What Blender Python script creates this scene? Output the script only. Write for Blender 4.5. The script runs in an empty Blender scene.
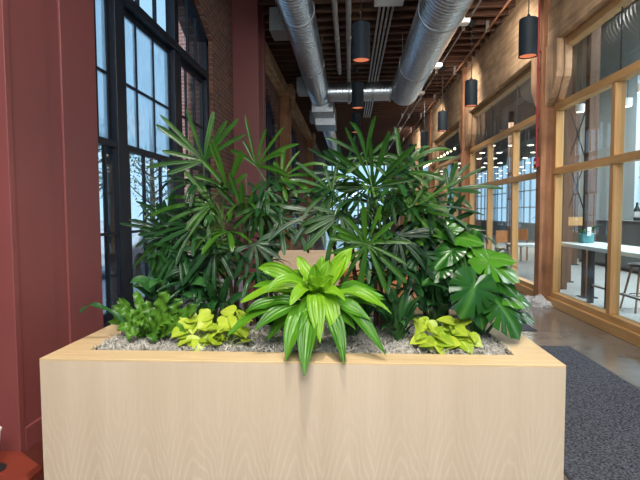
import bpy, math, random
from math import sin, cos, pi, radians, atan, sqrt
from mathutils import Vector, Matrix, Euler

V = Vector
rnd = random.Random(11)
sc = bpy.context.scene
COL = sc.collection
LOC = {}

# ------------------------------------------------------------------ camera
F = 490.0
YAW, PITCH, ROLL = atan(30 / 490), atan(28 / 490), radians(-0.3)
CAMROT = Matrix.Rotation(YAW, 3, 'Z') @ Matrix.Rotation(pi / 2 - PITCH, 3, 'X') @ Matrix.Rotation(ROLL, 3, 'Z')
CAMLOC = V((0, 0, 1.5))
cd = bpy.data.cameras.new('camera')
cd.sensor_width = 36
cd.lens = F / 640 * 36
cd.clip_end = 300
cam = bpy.data.objects.new('camera', cd)
cam.location = CAMLOC
cam.rotation_euler = CAMROT.to_euler()
COL.objects.link(cam)
sc.camera = cam


def at(px, py, y):
    """point at depth y along the corridor on the sight line of a photo pixel"""
    d = CAMROT @ V(((px - 320) / F, -(py - 240) / F, -1))
    return CAMLOC + d * (y / d.y)


# ------------------------------------------------------------------ materials
def new_mat(name):
    m = bpy.data.materials.new(name)
    m.use_nodes = True
    nt = m.node_tree
    b = nt.nodes['Principled BSDF']
    return m, nt, b


def N(nt, t, **kw):
    n = nt.nodes.new(t)
    for k, v in kw.items():
        if k in n.inputs:
            n.inputs[k].default_value = v
        else:
            setattr(n, k, v)
    return n


def rgba(c):
    return (c[0], c[1], c[2], 1)


def ramp(nt, stops):
    r = nt.nodes.new('ShaderNodeValToRGB')
    el = r.color_ramp.elements
    while len(el) < len(stops):
        el.new(0.5)
    for e, (p, c) in zip(el, stops):
        e.position = p
        e.color = rgba(c)
    return r


def objcoord(nt, scale=(1, 1, 1)):
    tc = nt.nodes.new('ShaderNodeTexCoord')
    mp = nt.nodes.new('ShaderNodeMapping')
    mp.inputs['Scale'].default_value = scale
    nt.links.new(tc.outputs['Object'], mp.inputs['Vector'])
    return mp


def bump(nt, b, src, strength=0.2, dist=0.01):
    bp = nt.nodes.new('ShaderNodeBump')
    bp.inputs['Strength'].default_value = strength
    bp.inputs['Distance'].default_value = dist
    nt.links.new(src, bp.inputs['Height'])
    nt.links.new(bp.outputs['Normal'], b.inputs['Normal'])


def plain(name, c, rough=0.5, metal=0.0, var=0.12, scale=6.0, bmp=0.0, spec=0.5):
    m, nt, b = new_mat(name)
    mp = objcoord(nt)
    n = N(nt, 'ShaderNodeTexNoise', Scale=scale, Detail=4.0)
    nt.links.new(mp.outputs[0], n.inputs['Vector'])
    r = ramp(nt, [(0.3, [x * (1 - var) for x in c]), (0.7, [min(1, x * (1 + var)) for x in c])])
    nt.links.new(n.outputs['Fac'], r.inputs[0])
    nt.links.new(r.outputs[0], b.inputs['Base Color'])
    b.inputs['Roughness'].default_value = rough
    b.inputs['Metallic'].default_value = metal
    b.inputs['Specular IOR Level'].default_value = spec
    if bmp:
        bump(nt, b, n.outputs['Fac'], bmp, 0.01)
    return m


def wood(name, c1, c2, axis='z', s=18, rough=0.55, bmp=0.15, knots=False):
    m, nt, b = new_mat(name)
    st = 0.055
    sca = {'x': (s * st, s, s), 'y': (s, s * st, s), 'z': (s, s, s * st)}[axis]
    mp = objcoord(nt, sca)
    n = N(nt, 'ShaderNodeTexNoise', Scale=1.0, Detail=6.0, Roughness=0.65, Distortion=0.6)
    nt.links.new(mp.outputs[0], n.inputs['Vector'])
    r = ramp(nt, [(0.32, c1), (0.68, c2)])
    nt.links.new(n.outputs['Fac'], r.inputs[0])
    out = r.outputs[0]
    if knots:
        mp2 = objcoord(nt, (2.5, 2.5, 2.5))
        n2 = N(nt, 'ShaderNodeTexNoise', Scale=1.0, Detail=3.0)
        nt.links.new(mp2.outputs[0], n2.inputs['Vector'])
        r2 = ramp(nt, [(0.3, (0.55, 0.5, 0.48)), (0.6, (1.1, 1.05, 1.0))])
        nt.links.new(n2.outputs['Fac'], r2.inputs[0])
        mx = N(nt, 'ShaderNodeMix', data_type='RGBA', blend_type='MULTIPLY')
        mx.inputs['Factor'].default_value = 0.8
        nt.links.new(out, mx.inputs['A'])
        nt.links.new(r2.outputs[0], mx.inputs['B'])
        out = mx.outputs['Result']
    nt.links.new(out, b.inputs['Base Color'])
    b.inputs['Roughness'].default_value = rough
    bump(nt, b, n.outputs['Fac'], bmp, 0.005)
    return m


def veneer(name, base, dark, light, period, zfreq):
    """oak veneer with book-matched cathedral figure on a vertical face"""
    m, nt, b = new_mat(name)
    L = nt.links
    tc = nt.nodes.new('ShaderNodeTexCoord')
    sp = nt.nodes.new('ShaderNodeSeparateXYZ')
    L.new(tc.outputs['Object'], sp.inputs[0])

    def M(op, a, bb=None, c=None):
        n = nt.nodes.new('ShaderNodeMath')
        n.operation = op
        for i, v in enumerate((a, bb, c)):
            if v is None:
                continue
            if isinstance(v, (int, float)):
                n.inputs[i].default_value = v
            else:
                L.new(v, n.inputs[i])
        return n.outputs[0]
    nz = N(nt, 'ShaderNodeTexNoise', Scale=3.0, Detail=3.0)
    mp = objcoord(nt, (2.2, 2.2, 0.7))
    L.new(mp.outputs[0], nz.inputs['Vector'])
    wob = M('MULTIPLY', M('SUBTRACT', nz.outputs['Fac'], 0.5), 0.10)
    xx = M('ADD', sp.outputs['X'], wob)
    tri = M('SUBTRACT', M('PINGPONG', xx, period / 2), 0.0)
    par = M('MULTIPLY', M('POWER', tri, 1.35), 7.5)
    fig = M('ADD', M('ADD', sp.outputs['Z'], par), M('MULTIPLY', nz.outputs['Fac'], 0.25))
    band = M('ADD', M('MULTIPLY', M('SINE', M('MULTIPLY', fig, zfreq)), 0.5), 0.5)
    g = N(nt, 'ShaderNodeTexNoise', Scale=1.0, Detail=6.0, Roughness=0.7)
    mp2 = objcoord(nt, (130, 130, 3.0))
    L.new(mp2.outputs[0], g.inputs['Vector'])
    g2 = N(nt, 'ShaderNodeTexNoise', Scale=1.0, Detail=3.0)
    mp3 = objcoord(nt, (9, 9, 0.5))
    L.new(mp3.outputs[0], g2.inputs['Vector'])
    low = M('MAXIMUM', M('SUBTRACT', 0.62, sp.outputs['Z']), 0.03)
    sharp = M('POWER', band, 5.0)
    mix = M('ADD', M('MULTIPLY', M('MULTIPLY', sharp, low), 0.42), M('ADD', M('MULTIPLY', g.outputs['Fac'], 0.40), M('MULTIPLY', g2.outputs['Fac'], 0.50)))
    r = ramp(nt, [(0.30, dark), (0.55, base), (0.85, light)])
    L.new(mix, r.inputs[0])
    L.new(r.outputs[0], b.inputs['Base Color'])
    b.inputs['Roughness'].default_value = 0.42
    b.inputs['Specular IOR Level'].default_value = 0.35
    bump(nt, b, g.outputs['Fac'], 0.05, 0.002)
    return m


def brick(name, horiz='Y', c1=(0.30, 0.10, 0.06), c2=(0.20, 0.06, 0.04), mortar=(0.42, 0.36, 0.32)):
    m, nt, b = new_mat(name)
    L = nt.links
    tc = nt.nodes.new('ShaderNodeTexCoord')
    sp = nt.nodes.new('ShaderNodeSeparateXYZ')
    cb = nt.nodes.new('ShaderNodeCombineXYZ')
    L.new(tc.outputs['Object'], sp.inputs[0])
    L.new(sp.outputs[horiz], cb.inputs[0])
    L.new(sp.outputs['Z'], cb.inputs[1])
    t = nt.nodes.new('ShaderNodeTexBrick')
    t.inputs['Scale'].default_value = 1
    t.inputs['Brick Width'].default_value = 0.22
    t.inputs['Row Height'].default_value = 0.075
    t.inputs['Mortar Size'].default_value = 0.008
    t.inputs['Color1'].default_value = rgba(c1)
    t.inputs['Color2'].default_value = rgba(c2)
    t.inputs['Mortar'].default_value = rgba(mortar)
    L.new(cb.outputs[0], t.inputs['Vector'])
    n = N(nt, 'ShaderNodeTexNoise', Scale=14.0, Detail=5.0)
    L.new(tc.outputs['Object'], n.inputs['Vector'])
    r = ramp(nt, [(0.3, (0.6, 0.6, 0.6)), (0.75, (1.2, 1.15, 1.1))])
    L.new(n.outputs['Fac'], r.inputs[0])
    mx = N(nt, 'ShaderNodeMix', data_type='RGBA', blend_type='MULTIPLY')
    mx.inputs['Factor'].default_value = 1
    L.new(t.outputs['Color'], mx.inputs['A'])
    L.new(r.outputs[0], mx.inputs['B'])
    L.new(mx.outputs['Result'], b.inputs['Base Color'])
    b.inputs['Roughness'].default_value = 0.85
    bp = nt.nodes.new('ShaderNodeBump')
    bp.inputs['Strength'].default_value = 0.5
    bp.inputs['Distance'].default_value = 0.01
    bp.invert = True
    L.new(t.outputs['Fac'], bp.inputs['Height'])
    L.new(bp.outputs['Normal'], b.inputs['Normal'])
    return m


def emit(name, c, s):
    m, nt, b = new_mat(name)
    b.inputs['Base Color'].default_value = rgba(c)
    b.inputs['Emission Color'].default_value = rgba(c)
    b.inputs['Emission Strength'].default_value = s
    return m


def glass(name, tint=(0.93, 0.97, 0.98), refl=0.9, dust=0.0):
    m, nt, b = new_mat(name)
    L = nt.links
    out = nt.nodes['Material Output']
    nt.nodes.remove(b)
    tr = nt.nodes.new('ShaderNodeBsdfTransparent')
    tr.inputs[0].default_value = rgba(tint)
    gl = nt.nodes.new('ShaderNodeBsdfGlossy')
    gl.inputs['Roughness'].default_value = 0.01
    gl.inputs[0].default_value = (refl, refl, refl, 1)
    fr = nt.nodes.new('ShaderNodeFresnel')
    fr.inputs[0].default_value = 1.5
    ge = nt.nodes.new('ShaderNodeNewGeometry')
    inv = nt.nodes.new('ShaderNodeMath')
    inv.operation = 'SUBTRACT'
    inv.inputs[0].default_value = 1.0
    L.new(ge.outputs['Backfacing'], inv.inputs[1])
    fm = nt.nodes.new('ShaderNodeMath')
    fm.operation = 'MULTIPLY'
    L.new(fr.outputs[0], fm.inputs[0])
    L.new(inv.outputs[0], fm.inputs[1])
    mx = nt.nodes.new('ShaderNodeMixShader')
    L.new(fm.outputs[0], mx.inputs[0])
    L.new(tr.outputs[0], mx.inputs[1])
    L.new(gl.outputs[0], mx.inputs[2])
    res = mx.outputs[0]
    if dust:
        df = nt.nodes.new('ShaderNodeBsdfTranslucent')
        df.inputs[0].default_value = (0.80, 0.88, 0.92, 1)
        n = N(nt, 'ShaderNodeTexNoise', Scale=3.0, Detail=5.0)
        mp = objcoord(nt, (1, 2, 1))
        L.new(mp.outputs[0], n.inputs['Vector'])
        r = ramp(nt, [(0.3, (dust * 0.6,) * 3), (0.7, (dust * 1.3,) * 3)])
        L.new(n.outputs['Fac'], r.inputs[0])
        m2 = nt.nodes.new('ShaderNodeMixShader')
        L.new(r.outputs[0], m2.inputs[0])
        L.new(res, m2.inputs[1])
        L.new(df.outputs[0], m2.inputs[2])
        res = m2.outputs[0]
    L.new(res, out.inputs['Surface'])
    return m


def leafmat(name, dark, light, rib=None, rough=0.32, trans=0.22, stripes=0, coat=0.0, spec=0.35):
    """leaf: random tone per object, vein pattern from the blade's own coordinates"""
    m, nt, b = new_mat(name)
    L = nt.links
    oi = nt.nodes.new('ShaderNodeObjectInfo')
    mp = objcoord(nt)
    n = N(nt, 'ShaderNodeTexNoise', Scale=9.0, Detail=2.0)
    L.new(mp.outputs[0], n.inputs['Vector'])
    ad = nt.nodes.new('ShaderNodeMath')
    ad.operation = 'MULTIPLY_ADD'
    ad.inputs[1].default_value = 0.55
    L.new(oi.outputs['Random'], ad.inputs[0])
    ml = nt.nodes.new('ShaderNodeMath')
    ml.operation = 'MULTIPLY'
    ml.inputs[1].default_value = 0.5
    L.new(n.outputs['Fac'], ml.inputs[0])
    L.new(ml.outputs[0], ad.inputs[2])
    r = ramp(nt, [(0.15, dark), (0.8, light)])
    L.new(ad.outputs[0], r.inputs[0])
    col = r.outputs[0]
    at_ = nt.nodes.new('ShaderNodeAttribute')
    at_.attribute_name = 'blade'
    sp = nt.nodes.new('ShaderNodeSeparateXYZ')
    L.new(at_.outputs['Vector'], sp.inputs[0])
    if stripes:
        s1 = nt.nodes.new('ShaderNodeMath')
        s1.operation = 'MULTIPLY'
        s1.inputs[1].default_value = stripes
        L.new(sp.outputs[0], s1.inputs[0])
        s2 = nt.nodes.new('ShaderNodeMath')
        s2.operation = 'SINE'
        L.new(s1.outputs[0], s2.inputs[0])
        bump(nt, b, s2.outputs[0], 0.25, 0.004)
    if rib:
        a = nt.nodes.new('ShaderNodeMath')
        a.operation = 'ABSOLUTE'
        L.new(sp.outputs[0], a.inputs[0])
        rr = ramp(nt, [(0.0, (1, 1, 1)), (0.16, (0, 0, 0))])
        L.new(a.outputs[0], rr.inputs[0])
        mx = N(nt, 'ShaderNodeMix', data_type='RGBA')
        L.new(rr.outputs[0], mx.inputs['Factor'])
        L.new(col, mx.inputs['A'])
        mx.inputs['B'].default_value = rgba(rib)
        col = mx.outputs['Result']
    L.new(col, b.inputs['Base Color'])
    b.inputs['Roughness'].default_value = rough
    b.inputs['Specular IOR Level'].default_value = spec
    b.inputs['Coat Weight'].default_value = coat
    b.inputs['Coat Roughness'].default_value = 0.2
    tl = nt.nodes.new('ShaderNodeBsdfTranslucent')
    L.new(col, tl.inputs[0])
    ms = nt.nodes.new('ShaderNodeMixShader')
    ms.inputs[0].default_value = trans
    L.new(b.outputs[0], ms.inputs[1])
    L.new(tl.outputs[0], ms.inputs[2])
    L.new(ms.outputs[0], nt.nodes['Material Output'].inputs['Surface'])
    return m


M_red = plain('red_paint', (0.19, 0.050, 0.048), 0.5, var=0.05, scale=2)
M_redstep = plain('red_step_paint', (0.20, 0.035, 0.02), 0.45, var=0.08)
M_brick = brick('interior_brick', 'Y', (0.22, 0.085, 0.055), (0.13, 0.05, 0.035), (0.24, 0.19, 0.16))
M_brick_out = brick('street_brick', 'X', (0.56, 0.23, 0.19), (0.44, 0.17, 0.14), (0.68, 0.62, 0.6))
M_black = plain('black_window_paint', (0.009, 0.013, 0.022), 0.45, var=0.1, spec=0.25)
M_glass = glass('clear_glass', (0.94, 0.975, 0.985))
M_glass_dusty = glass('dusty_glass', (0.90, 0.96, 0.98), dust=0.42)
M_glass_room = glass('partition_glass', (0.90, 0.945, 0.95), refl=1.0)
M_oak = veneer('oak_veneer', (0.53, 0.435, 0.325), (0.46, 0.37, 0.268), (0.62, 0.525, 0.41), 0.26, 52)
M_oak_rim = wood('oak_rim', (0.50, 0.36, 0.19), (0.64, 0.48, 0.28), 'x', 40, 0.4, 0.03)
M_fir = wood('golden_fir', (0.46, 0.245, 0.085), (0.60, 0.355, 0.145), 'y', 22, 0.45, 0.05)
M_firv = wood('golden_fir_upright', (0.44, 0.23, 0.08), (0.58, 0.34, 0.14), 'z', 22, 0.45, 0.05)
M_timber = wood('reclaimed_timber_post', (0.22, 0.095, 0.045), (0.46, 0.225, 0.115), 'z', 16, 0.75, 0.4, True)
M_beam = wood('reclaimed_timber_beam', (0.36, 0.235, 0.135), (0.62, 0.44, 0.275), 'y', 14, 0.75, 0.4, True)
M_bracket = wood('reclaimed_bracket_timber', (0.28, 0.17, 0.10), (0.54, 0.36, 0.22), 'z', 14, 0.8, 0.5, True)
M_roompost = wood('dark_room_timber', (0.075, 0.042, 0.028), (0.15, 0.085, 0.055), 'z', 14, 0.8, 0.3)
M_joist = wood('dark_joist', (0.075, 0.033, 0.02), (0.15, 0.07, 0.042), 'x', 10, 0.7, 0.3)
M_deck = wood('dark_deck', (0.03, 0.014, 0.010), (0.055, 0.026, 0.017), 'y', 9, 0.8, 0.2)
M_roomceil = wood('room_ceiling_boards', (0.10, 0.055, 0.035), (0.17, 0.10, 0.06), 'x', 10, 0.8, 0.2)
M_galv = plain('galvanised_metal', (0.68, 0.75, 0.81), 0.32, 1.0, 0.14, 18)
M_galv2 = plain('brushed_sheet_metal', (0.46, 0.50, 0.53), 0.42, 1.0, 0.1, 10)
M_conduit = plain('painted_pipe', (0.42, 0.42, 0.42), 0.45, 0.0, 0.06)
M_steel = plain('thin_conduit_steel', (0.35, 0.34, 0.33), 0.4, 0.8, 0.1)
M_white = plain('white_enamel', (0.8, 0.8, 0.78), 0.4, var=0.03)
M_pend = plain('pendant_black', (0.016, 0.026, 0.036), 0.6, var=0.1, spec=0.25)
M_liner = emit('pendant_copper_glow', (0.95, 0.26, 0.12), 0.62)
M_cord = plain('black_cord', (0.01, 0.01, 0.012), 0.6)
M_redpipe = plain('fire_red_paint', (0.36, 0.035, 0.035), 0.4, var=0.05)
M_carpet = plain('grey_mat_pile', (0.058, 0.060, 0.074), 0.95, var=0.98, scale=75, bmp=0.6, spec=0.1)
M_matedge = plain('mat_rubber_edge', (0.03, 0.03, 0.035), 0.7)
M_roomfloor = plain('grey_room_carpet', (0.27, 0.28, 0.28), 0.9, var=0.35, scale=25)
M_plaster = plain('pale_plaster', (0.50, 0.58, 0.61), 0.7, var=0.04, scale=2)
M_skyreflect = plain('blue_grey_sky_reflection', (0.34, 0.43, 0.48), 0.6, var=0.04, scale=1.5)
M_greypanel = plain('grey_panel', (0.16, 0.18, 0.19), 0.6, var=0.05)
M_counter = plain('white_counter', (0.62, 0.70, 0.72), 0.3, var=0.03)
M_blacksteel = plain('black_steel', (0.015, 0.017, 0.02), 0.4)
M_stoolwood = wood('stool_wood', (0.24, 0.14, 0.08), (0.36, 0.22, 0.13), 'z', 20, 0.5)
M_teal = plain('teal_glaze', (0.10, 0.33, 0.37), 0.3, var=0.08)
M_whitepaper = plain('white_card', (0.82, 0.85, 0.85), 0.6, var=0.02)
M_bottle = plain('dark_bottle_glass', (0.02, 0.03, 0.03), 0.15)
M_bottleg = plain('green_bottle_glass', (0.05, 0.10, 0.05), 0.15)
M_label = plain('paper_label', (0.6, 0.62, 0.6), 0.6)
M_disc = emit('room_lamp_glow', (1.0, 0.88, 0.70), 5.0)
M_bulb = emit('string_bulb_glow', (1.0, 0.78, 0.48), 3.2)
M_plastic = None
M_tan = wood('pale_birch', (0.60, 0.42, 0.27), (0.72, 0.54, 0.37), 'x', 20, 0.5, 0.05)
M_orange = plain('tan_leather', (0.50, 0.20, 0.075), 0.5, var=0.12, scale=10, bmp=0.1)
M_greyfab = plain('mauve_grey_fabric', (0.20, 0.18, 0.23), 0.9, var=0.12, scale=60, bmp=0.2)
M_soil = plain('dark_soil', (0.03, 0.022, 0.016), 0.95, var=0.4, scale=40)
M_moss = plain('grey_moss', (0.42, 0.40, 0.36), 0.9, var=0.45, scale=45, bmp=0.5)
M_asphalt = plain('street_asphalt', (0.16, 0.21, 0.28), 0.8, var=0.15, scale=3)
M_side = plain('pale_pavement', (0.72, 0.74, 0.76), 0.8, var=0.05)
M_bldg = plain('pale_street_facade', (0.36, 0.46, 0.55), 0.7, var=0.12, scale=0.8)
M_bwin = plain('street_window_glass', (0.10, 0.16, 0.22), 0.1, var=0.2)
M_bark = plain('street_bark', (0.07, 0.06, 0.055), 0.9, var=0.3, scale=20)
M_carblue = plain('car_paint_blue', (0.10, 0.22, 0.42), 0.25, 0.2)
M_carwhite = plain('car_paint_pale', (0.55, 0.58, 0.62), 0.25, 0.1)
M_tyre = plain('tyre_rubber', (0.012, 0.012, 0.013), 0.8)
M_cane = plain('palm_cane_fibre', (0.055, 0.035, 0.022), 0.9, var=0.5, scale=60, bmp=0.6)
M_petiole = leafmat('palm_petiole', (0.05, 0.12, 0.025), (0.13, 0.25, 0.06), None, 0.4, 0.1)
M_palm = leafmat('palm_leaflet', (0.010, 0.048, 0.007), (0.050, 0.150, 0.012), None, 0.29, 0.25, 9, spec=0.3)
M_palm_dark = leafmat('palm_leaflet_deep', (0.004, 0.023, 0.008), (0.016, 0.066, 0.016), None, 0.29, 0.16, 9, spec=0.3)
M_drac = leafmat('lime_dracaena_leaf', (0.09, 0.26, 0.010), (0.22, 0.44, 0.020), (0.24, 0.45, 0.04), 0.34, 0.30, 14)
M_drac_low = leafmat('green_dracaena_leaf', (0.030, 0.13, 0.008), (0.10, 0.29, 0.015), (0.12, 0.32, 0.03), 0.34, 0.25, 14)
M_dracstem = plain('dracaena_cane', (0.20, 0.24, 0.07), 0.6)
M_pothos = leafmat('lime_pothos_leaf', (0.20, 0.34, 0.02), (0.46, 0.56, 0.05), (0.46, 0.56, 0.12), 0.35, 0.3)
M_vine = plain('pothos_vine', (0.36, 0.45, 0.10), 0.5)
M_fern = leafmat('wavy_fern_frond', (0.020, 0.085, 0.010), (0.085, 0.22, 0.020), (0.12, 0.26, 0.04), 0.33, 0.25)
M_mon = leafmat('monstera_leaf', (0.005, 0.042, 0.008), (0.022, 0.105, 0.012), (0.06, 0.19, 0.035), 0.22, 0.2, 0)
M_monbright = leafmat('monstera_young_leaf', (0.022, 0.12, 0.010), (0.075, 0.25, 0.018), (0.13, 0.30, 0.05), 0.28, 0.3, 0)
M_monstem = plain('monstera_stalk', (0.05, 0.14, 0.03), 0.45)
M_lily = leafmat('deep_lily_leaf', (0.010, 0.048, 0.018), (0.035, 0.12, 0.03), (0.05, 0.15, 0.04), 0.28, 0.16)
M_treeleaf = leafmat('street_tree_leaf', (0.10, 0.20, 0.16), (0.30, 0.45, 0.40), None, 0.5, 0.4)


def concrete():
    m, nt, b = new_mat('polished_concrete')
    L = nt.links
    mp = objcoord(nt)
    n = N(nt, 'ShaderNodeTexNoise', Scale=1.3, Detail=8.0, Roughness=0.65)
    L.new(mp.outputs[0], n.inputs['Vector'])
    r = ramp(nt, [(0.3, (0.12, 0.098, 0.083)), (0.7, (0.20, 0.168, 0.145))])
    L.new(n.outputs['Fac'], r.inputs[0])
    L.new(r.outputs[0], b.inputs['Base Color'])
    r2 = ramp(nt, [(0.3, (0.10,) * 3), (0.7, (0.2,) * 3)])
    L.new(n.outputs['Fac'], r2.inputs[0])
    L.new(r2.outputs[0], b.inputs['Roughness'])
    b.inputs['Specular IOR Level'].default_value = 0.55
    return m


M_concrete = concrete()


def film():
    m, nt, b = new_mat('clear_plastic_film')
    b.inputs['Base Color'].default_value = (0.75, 0.76, 0.78, 1)
    b.inputs['Roughness'].default_value = 0.15
    b.inputs['Alpha'].default_value = 0.55
    return m


M_plastic = film()


# ------------------------------------------------------------------ mesh builder
class MB:
    def __init__(s):
        s.v, s.f, s.b = [], [], {}

    def quadloop(s, rings, closed=True, cap=True):
        base = len(s.v)
        n = len(rings[0])
        for r in rings:
            s.v.extend([tuple(p) for p in r])
        for i in range(len(rings) - 1):
            for j in range(n if closed else n - 1):
                a, b = base + i * n + j, base + i * n + (j + 1) % n
                s.f.append((a, b, b + n, a + n))
        if cap and closed:
            s.f.append(tuple(base + j for j in range(n))[::-1])
            s.f.append(tuple(base + (len(rings) - 1) * n + j for j in range(n)))
        return s

    def box(s, x0, x1, y0, y1, z0, z1):
        b = len(s.v)
        s.v += [(x0, y0, z0), (x1, y0, z0), (x1, y1, z0), (x0, y1, z0), (x0, y0, z1), (x1, y0, z1), (x1, y1, z1), (x0, y1, z1)]
        s.f += [tuple(b + i for i in q) for q in ((3, 2, 1, 0), (4, 5, 6, 7), (0, 1, 5, 4), (1, 2, 6, 5), (2, 3, 7, 6), (3, 0, 4, 7))]
        return s

    def tube(s, pts, r, n=8, cap=True):
        pts = [V(p) for p in pts]
        rs = r if isinstance(r, (list, tuple)) else [r] * len(pts)
        rings = []
        up = V((0, 0, 1))
        u = None
        for i, p in enumerate(pts):
            d = (pts[min(i + 1, len(pts) - 1)] - pts[max(i - 1, 0)]).normalized()
            if u is None:
                u = d.cross(up if abs(d.z) < 0.95 else V((1, 0, 0))).normalized()
            u = (u - d * u.dot(d)).normalized()
            w = d.cross(u)
            rings.append([p + (u * cos(2 * pi * k / n) + w * sin(2 * pi * k / n)) * rs[i] for k in range(n)])
        return s.quadloop(rings, True, cap)

    def bar(s, p0, p1, w, h, up=(0, 0, 1)):
        p0, p1 = V(p0), V(p1)
        d = (p1 - p0).normalized()
        a = d.cross(V(up)).normalized()
        b = a.cross(d)
        rings = [[p + a * sx * w / 2 + b * sz * h / 2 for sx, sz in ((-1, -1), (1, -1), (1, 1), (-1, 1))] for p in (p0, p1)]
        return s.quadloop(rings)

    def lathe(s, prof, c=(0, 0, 0), n=24, cap=True):
        c = V(c)
        rings = [[c + V((r * cos(2 * pi * k / n), r * sin(2 * pi * k / n), z)) for k in range(n)] for r, z in prof]
        return s.quadloop(rings, True, cap)

    def prism(s, poly, axis, a, b):
        def P(u, v, t):
            return {'x': (t, u, v), 'y': (u, t, v), 'z': (u, v, t)}[axis]
        rings = [[P(u, v, t) for u, v in poly] for t in (a, b)]
        return s.quadloop(rings)

    def strip(s, pts, sides, half, fold=0.0, ups=None, wave=0.0, wk=0.0):
        """leaf blade: centre points, side vectors, half widths; five verts across"""
        base = len(s.v)
        n = len(pts)
        for i in range(n):
            t = i / (n - 1)
            for j, u in enumerate((-1, -0.5, 0, 0.5, 1)):
                p = pts[i] + sides[i] * (half[i] * u) + ups[i] * (abs(u) * half[i] * fold)
                if wave and abs(u) > 0.3:
                    p = p + ups[i] * (wave * abs(u) * sin(wk * t + (1.7 if u > 0 else 0)))
                s.b[len(s.v)] = (u, t, 0)
                s.v.append(tuple(p))
        for i in range(n - 1):
            for j in range(4):
                a = base + i * 5 + j
                s.f.append((a, a + 1, a + 6, a + 5))
        return s

    def build(s, name, mat, parent=None, loc=None, smooth=False, bevel=0.0, angle=40):
        if parent is not None:
            o = LOC[parent]
        else:
            o = V(loc) if loc is not None else V((0, 0, 0))
        me = bpy.data.meshes.new(name)
        me.from_pydata([(p[0] - o.x, p[1] - o.y, p[2] - o.z) for p in s.v], [], s.f)
        me.materials.append(mat)
        if s.b:
            a = me.attributes.new('blade', 'FLOAT_VECTOR', 'POINT')
            for i, val in s.b.items():
                a.data[i].vector = val
        me.validate()
        me.update()
        if smooth:
            me.polygons.foreach_set('use_smooth', [True] * len(me.polygons))
            if angle < 179:
                me.set_sharp_from_angle(angle=radians(angle))
        ob = bpy.data.objects.new(name, me)
        COL.objects.link(ob)
        if parent is not None:
            ob.parent = parent
        else:
            ob.location = o
        LOC[ob] = o
        if bevel:
            bv = ob.modifiers.new('bevel', 'BEVEL')
            bv.width = bevel
            bv.segments = 2
            bv.limit_method = 'ANGLE'
        return ob


def tag(o, label, cat, group=None, kind=None):
    if label:
        o['label'] = label
    if cat:
        o['category'] = cat
    if group:
        o['group'] = group
    if kind:
        o['kind'] = kind
    return o


def thing(name, loc, label=None, cat=None, group=None, kind=None):
    o = bpy.data.objects.new(name, None)
    o.empty_display_size = 0.1
    COL.objects.link(o)
    o.location = loc
    LOC[o] = V(loc)
    return tag(o, label, cat, group, kind)


CH = {}


def kids(o):
    return [c for c in list(bpy.data.objects) if c.parent == o]


def copy_tree(o, loc=None, parent=None):
    ks = kids(o)
    c = o.copy()
    COL.objects.link(c)
    if parent is not None:
        c.parent = parent
    if loc is not None:
        c.location = loc
        LOC[c] = V(loc)
    for k in ks:
        copy_tree(k, None, c)
    return c


def struct(o, label, cat):
    return tag(o, label, cat, None, 'structure')


# ------------------------------------------------------------------ the shell
ZC = 5.6          # underside of ceiling deck
YB, YF = -6.0, 42.0

fl = struct(MB().box(-3.2, 3.24, YB, YF, -0.1, 0.0).build('floor', M_concrete), 'polished brown concrete corridor floor', 'floor')

ceil = struct(MB().prism([(-3.2, YB), (3.7, YB), (3.7, YF), (-2.5, YF), (-2.5, 3.9), (-3.2, 3.9)], 'z', ZC, ZC + 0.1).build('ceiling', M_deck), 'dark timber deck ceiling over the corridor', 'ceiling')
j0 = MB().box(-2.1, 3.1, -0.035, 0.035, ZC - 0.27, ZC).build('joist', M_joist, ceil)
j0.location = (0, 0.4, 0)
for i in range(1, 98):
    c = j0.copy()
    COL.objects.link(c)
    c.parent = ceil
    c.location = (0, 0.4 + 0.42 * i, 0)

WX = -2.12
WINS = [dict(y0=3.95, y1=7.62, sill=0.45, apex=4.68, k=0.16),
        dict(y0=10.6, y1=14.3, sill=0.5, apex=4.75, k=0.2),
        dict(y0=16.3, y1=20.6, sill=0.5, apex=4.75, k=0.15),
        dict(y0=25.5, y1=30.0, sill=0.5, apex=4.75, k=0.15)]
for w in WINS:
    w['yc'] = (w['y0'] + w['y1']) / 2


def arch(w, y):
    return w['apex'] - w['k'] * (y - w['yc']) ** 2


mb = MB()
mb.box(-3.2, -3.0, YB, 3.2, 0, ZC)
ys = 3.9
for w in sorted(WINS, key=lambda q: q['y0']):
    mb.box(WX - 0.4, WX, ys, w['y0'], 0, ZC)
    mb.box(WX - 0.4, WX, w['y0'], w['y1'], 0, w['sill'])
    n = 26
    for i in range(n):
        a = w['y0'] + (w['y1'] - w['y0']) * i / n
        b = w['y0'] + (w['y1'] - w['y0']) * (i + 1) / n
        mb.prism([(a, arch(w, a)), (b, arch(w, b)), (b, ZC), (a, ZC)], 'x', WX - 0.4, WX)
    ys = w['y1']
mb.box(WX - 0.4, WX, ys, YF, 0, ZC)
struct(mb.build('wall_left', M_brick), 'old brick wall with arched black windows', 'wall')


TZ = 3.53


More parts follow.
